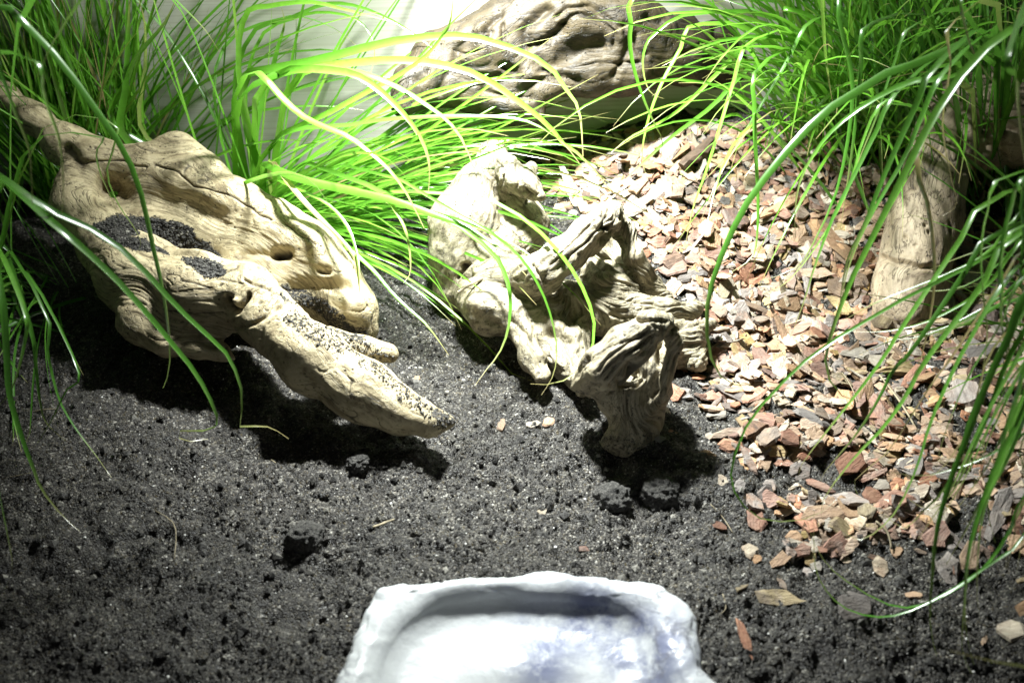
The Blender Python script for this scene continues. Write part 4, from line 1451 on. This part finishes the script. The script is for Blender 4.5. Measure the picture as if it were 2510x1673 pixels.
for pts, d0, d1, wd in [
    ([(600, 188), (680, 166), (788, 145), (868, 123), (975, 99), (1082, 88), (1163, 91), (1263, 121), (1344, 161), (1384, 214), (1417, 262), (1425, 315), (1429, 383)], 62, 60, 0.37),
    ([(740, 180), (788, 163), (868, 153), (948, 147), (1029, 150), (1110, 164), (1190, 193), (1284, 258), (1344, 307), (1384, 355), (1433, 388), (1497, 468)], 61, 60, 0.35),
    ([(600, 228), (680, 182), (788, 164), (841, 172), (895, 182), (975, 214), (1042, 255), (1096, 295), (1136, 348), (1163, 418)], 60, 58, 0.39),
    ([(700, 175), (800, 172), (868, 182), (922, 214), (975, 263), (1018, 316), (1045, 370), (1053, 418), (1050, 470)], 59, 58, 0.37),
    ([(734, 316), (841, 308), (922, 295), (1002, 288), (1109, 284), (1230, 287), (1300, 300), (1370, 340), (1420, 400)], 62, 60, 0.27),
    ([(627, 177), (680, 228), (734, 279), (788, 308), (855, 335), (908, 375), (956, 418), (1000, 480), (1040, 560)], 58, 56, 0.35),
    ([(700, 428), (780, 450), (861, 468), (941, 485), (1008, 506), (1075, 530), (1142, 554), (1196, 589), (1249, 629), (1290, 675)], 60, 56, 0.39),
    ([(900, 470), (1050, 470), (1200, 490), (1290, 540), (1359, 604), (1408, 669), (1441, 734), (1457, 799), (1446, 869), (1414, 912), (1359, 940), (1300, 940)], 60, 54, 0.20),
    ([(1000, 505), (1110, 545), (1208, 620), (1240, 679), (1251, 734), (1246, 804), (1224, 864), (1191, 907), (1164, 945)], 59, 55, 0.26),
    ([(1150, 540), (1230, 590), (1284, 641), (1327, 712), (1354, 788), (1365, 864), (1354, 923), (1327, 967)], 57, 54, 0.16),
    ([(700, 439), (740, 487), (788, 538), (834, 584), (871, 635), (880, 700), (885, 745)], 60, 57, 0.32),
    ([(740, 468), (807, 503), (850, 552), (871, 608), (880, 661), (882, 734)], 60, 57, 0.23),
    ([(841, 468), (941, 487), (976, 527), (995, 568), (1005, 621), (1005, 669), (989, 693)], 60, 58, 0.23),
    ([(1113, -30), (1104, 54), (1082, 91), (1042, 139), (975, 185), (900, 225), (800, 280)], 58, 62, 0.27),
    ([(850, 602), (914, 661), (955, 710), (995, 750), (1048, 798), (1100, 870)], 61, 58.5, 0.23),
    ([(319, -20), (313, 107), (308, 214), (303, 335)], 63, 66, 0.35),
    ([(332, -25), (354, 54), (356, 160), (348, 320)], 63, 66, 0.27),
    ([(434, -10), (402, 59), (335, 139), (308, 204), (273, 295)], 62, 66, 0.32),
    ([(400, -25), (455, 24), (504, 75), (538, 128)], 52, 56, 0.27),
    ([(620, 80), (700, 50), (790, 12), (860, 12), (940, 40), (1010, 80), (1090, 140)], 66, 66, 0.20),
    ([(640, 90), (720, 45), (790, 30), (870, 45), (910, 90), (918, 140), (905, 190)], 67, 67, 0.17),
    ([(560, 100), (690, 45), (740, 42), (810, 65), (860, 100), (885, 125)], 68, 68, 0.16),
    ([(600, 40), (660, 15), (760, 5), (840, 22), (910, 40), (975, 58)], 64, 64, 0.27),
    ([(690, 20), (697, 60), (680, 120), (660, 200), (630, 300)], 66, 68, 0.30),
]:
    if pts[-1][1] > 190 and pts[-1][0] < 900 and pts[0][1] < 30:      # noted from the tip down
        pts, d0, d1 = pts[::-1], d1, d0
    hero(T_mid, pts, d0, d1, wd)

for pts, d0, d1, wd in [
    ([(1570, -20), (1546, 61), (1546, 129), (1566, 210), (1598, 291), (1623, 343), (1619, 388)], 60, 64, 0.25),
    ([(1707, 32), (1606, 81), (1578, 129), (1578, 182), (1594, 226), (1627, 242)], 64, 65, 0.2),
    ([(1703, 61), (1667, 121), (1619, 210), (1586, 303), (1574, 384), (1586, 436)], 64, 65, 0.22),
    ([(1850, 101), (1768, 170), (1687, 250), (1627, 295), (1546, 335), (1497, 375)], 66, 65, 0.22),
    ([(1850, 161), (1748, 258), (1647, 335), (1566, 408), (1502, 472)], 66, 63, 0.24),
    ([(1918, 23), (1975, 34), (2027, 69), (2067, 126), (2085, 201), (2096, 298)], 60, 62, 0.25),
    ([(2021, -20), (2019, 69), (2027, 166), (2044, 270)], 58, 62, 0.25),
    ([(1987, 52), (1930, 149), (1872, 247), (1815, 344), (1790, 420)], 60, 62, 0.24),
    ([(1838, 103), (1798, 201), (1763, 316), (1729, 425), (1700, 505), (1680, 600)], 60, 60, 0.22),
    ([(1855, 172), (1849, 258), (1852, 367), (1858, 488), (1855, 585), (1838, 637), (1763, 683)], 58, 57, 0.2),
]:
    hero(T_rback, pts, d0, d1, wd)

for pts, d0, d1, wd in [
    ([(2297, 143), (2188, 172), (2102, 224), (2021, 275), (1947, 350), (1884, 425), (1826, 505), (1786, 585), (1752, 671), (1734, 746), (1734, 832), (1752, 900), (1790, 940), (1840, 942)], 48, 51, 0.37),
    ([(2330, 190), (2230, 200), (2130, 250), (2050, 310), (2000, 370), (1962, 440), (1948, 520), (1950, 580)], 49, 54, 0.29),
    ([(2510, 52), (2412, 120), (2331, 218), (2262, 333), (2217, 425), (2171, 517), (2125, 608), (2085, 689), (2056, 763), (2033, 832), (2024, 895), (2050, 960), (2110, 985)], 44, 50, 0.35),
    ([(2297, 155), (2245, 258), (2205, 344), (2159, 448), (2119, 551), (2079, 631), (2062, 718), (2056, 786)], 46, 50, 0.31),
    ([(2320, 170), (2265, 270), (2220, 380), (2150, 500), (2100, 600), (2070, 690), (2062, 770)], 47, 51, 0.29),
    ([(2205, 218), (2148, 321), (2102, 413), (2044, 528), (1998, 649), (1970, 740), (1935, 832)], 50, 53, 0.26),
    ([(2067, -20), (2067, 86), (2085, 161), (2090, 247), (2073, 373), (2044, 488), (1987, 608), (1947, 660), (1861, 689)], 52, 55, 0.20),
    ([(2360, -20), (2371, 86), (2400, 155), (2440, 207)], 44, 46, 0.25),
    ([(2469, 138), (2492, 189), (2498, 270), (2510, 373), (2530, 500)], 38, 40, 0.37),
    ([(2251, 367), (2274, 499), (2285, 574), (2291, 660), (2285, 746), (2262, 861), (2235, 930)], 47, 50, 0.25),
    ([(2330, 60), (2330, 160), (2310, 300), (2330, 430), (2345, 500), (2310, 530)], 46, 48, 0.25),
    ([(2180, 240), (2120, 330), (2080, 460), (2010, 590), (1930, 690), (1870, 720)], 51, 55, 0.20),
    ([(2240, 60), (2190, 160), (2150, 280), (2110, 380), (2070, 480)], 50, 53, 0.26),
    ([(2130, 60), (2110, 170), (2095, 320), (2080, 430), (2060, 560)], 52, 55, 0.25),
]:
    hero(T_right, pts, d0, d1, wd)

for pts, d0, d1, wd in [
    ([(2440, 480), (2340, 610), (2212, 800), (2168, 872), (2106, 956), (2040, 1039), (1967, 1134), (1958, 1170)], 46, 50, 0.25),
    ([(2510, 640), (2396, 800), (2335, 911), (2279, 1039), (2251, 1134), (2207, 1234), (2162, 1290), (2106, 1323), (2062, 1295)], 44, 47.5, 0.26),
    ([(2520, 720), (2485, 800), (2418, 939), (2374, 1062), (2329, 1178), (2296, 1301), (2285, 1412), (2279, 1523), (2296, 1607)], 42, 44, 0.26),
    ([(2540, 940), (2510, 1023), (2474, 1112), (2429, 1201), (2396, 1290), (2379, 1384)], 42, 45, 0.26),
    ([(2520, 1200), (2474, 1301), (2418, 1384), (2346, 1440), (2251, 1485), (2173, 1479), (2084, 1429), (2029, 1384), (1995, 1329), (1978, 1273)], 44, 46.5, 0.15),
    ([(1995, 1250), (1995, 1340), (2001, 1401), (2029, 1451), (2073, 1490), (2140, 1510), (2207, 1504), (2290, 1468), (2400, 1400), (2540, 1280)][::-1], 44, 46.5, 0.12),
    ([(2560, 560), (2400, 640), (2200, 740), (2017, 850), (1945, 911), (1873, 984), (1823, 1056), (1795, 1134), (1795, 1190), (1823, 1240), (1873, 1273), (1939, 1276), (2001, 1262), (2051, 1223)], 46, 48, 0.14),
    ([(2560, 1640), (2515, 1632), (2429, 1618), (2329, 1593)], 36, 37, 0.37),
    ([(2560, 1030), (2510, 1062), (2429, 1112), (2346, 1145), (2262, 1165), (2179, 1156)], 43, 46, 0.16),
    ([(2540, 500), (2420, 620), (2300, 680), (2150, 740), (2060, 790)], 46, 51, 0.20),
    ([(2540, 560), (2420, 700), (2290, 780), (2180, 810), (2090, 812)], 46, 51, 0.20),
    ([(2470, 430), (2420, 520), (2405, 620), (2410, 720), (2420, 830), (2400, 950)], 43, 46, 0.25),
    ([(2560, 780), (2470, 920), (2400, 1050), (2330, 1200), (2250, 1320)], 42, 46, 0.26),
    ([(2550, 850), (2490, 980), (2450, 1110), (2420, 1230), (2440, 1330)], 41, 44, 0.29),
    ([(2530, 660), (2450, 800), (2370, 930), (2310, 1080), (2290, 1180)], 43, 47, 0.25),
]:
    hero(T_redge, pts, d0, d1, wd)
    if pts[0][1] < 1000 and wd > 0.18:
        for _ in range(3):
            ox, oy, sc = rng.uniform(10, 120), rng.uniform(-60, 120), rng.uniform(0.75, 1.05)
            q_ = [(pts[0][0] + ox + (x - pts[0][0]) * sc + rng.normal(0, 6), pts[0][1] + oy + (y - pts[0][1]) * sc + rng.normal(0, 6)) for x, y in pts]
            hero(T_redge, q_, d0 - rng.uniform(0, 2), d1 + rng.uniform(-1.5, 0.5), wd * rng.uniform(0.7, 1.1))


def fill(T, n, az, el, L, droop, spread, width=(0.10, 0.23), single=True, azs=None):
    for _ in range(n):
        r = T['root'] + np.array([rng.normal(0, spread), rng.normal(0, spread * 0.6), 0])
        r[2] = gz(r[0], r[1]) - 0.1
        a = R_(rng.uniform(*az) if azs is None else rng.normal(*azs))
        add_blade(T, grow(r, a, R_(rng.uniform(*el)), rng.uniform(*L), rng.uniform(*droop), curl=rng.normal(0, 0.012)), rng.uniform(*width),
                  twist=rng.normal(0, 0.7), single=single)


fill(T_mid, 80, (-28, 18), (22, 48), (18, 29), (0.04, 0.075), 1.8, (0.09, 0.2))
fill(T_mid, 85, (-35, 8), (10, 32), (13, 25), (0.02, 0.06), 1.8, (0.09, 0.2))
fill(T_mid, 12, (0, 150), (50, 82), (14, 24), (0.02, 0.05), 2.0)
fill(T_left, 135, (30, 220), (55, 88), (12, 24), (0.012, 0.05), 2.6)
fill(T_left, 110, (-10, 200), (50, 86), (12, 22), (0.02, 0.06), 3.2, (0.06, 0.13))
fill(T_left, 26, (-20, 30), (40, 70), (16, 26), (0.03, 0.06), 2.2)
fill(T_edge, 150, (110, 300), (5, 45), (7, 15), (0.04, 0.10), 2.2, (0.1, 0.2))
fill(T_edge, 80, (120, 300), (10, 60), (7, 14), (0.05, 0.11), 2.4, (0.06, 0.13))
fill(T_edge, 14, (100, 200), (40, 80), (10, 20), (0.02, 0.05), 2.0)
fill(T_rback, 150, (180, 275), (38, 75), (12, 24), (0.06, 0.12), 2.4)
fill(T_rback, 100, (-20, 120), (45, 85), (12, 24), (0.02, 0.06), 2.0)
fill(T_right, 150, (100, 215), (50, 80), (13, 22), (0.05, 0.10), 3.0)
fill(T_right, 150, (60, 180), (35, 85), (10, 20), (0.03, 0.07), 3.2, single=False)
fill(T_redge, 36, (160, 260), (20, 70), (10, 20), (0.04, 0.09), 2.2)
fill(T_redge, 24, (90, 200), (10, 60), (6, 12), (0.04, 0.10), 2.5, (0.08, 0.2))
for T in (T_left, T_edge, T_mid, T_rback, T_right, T_redge):
    finish_tuft(T)
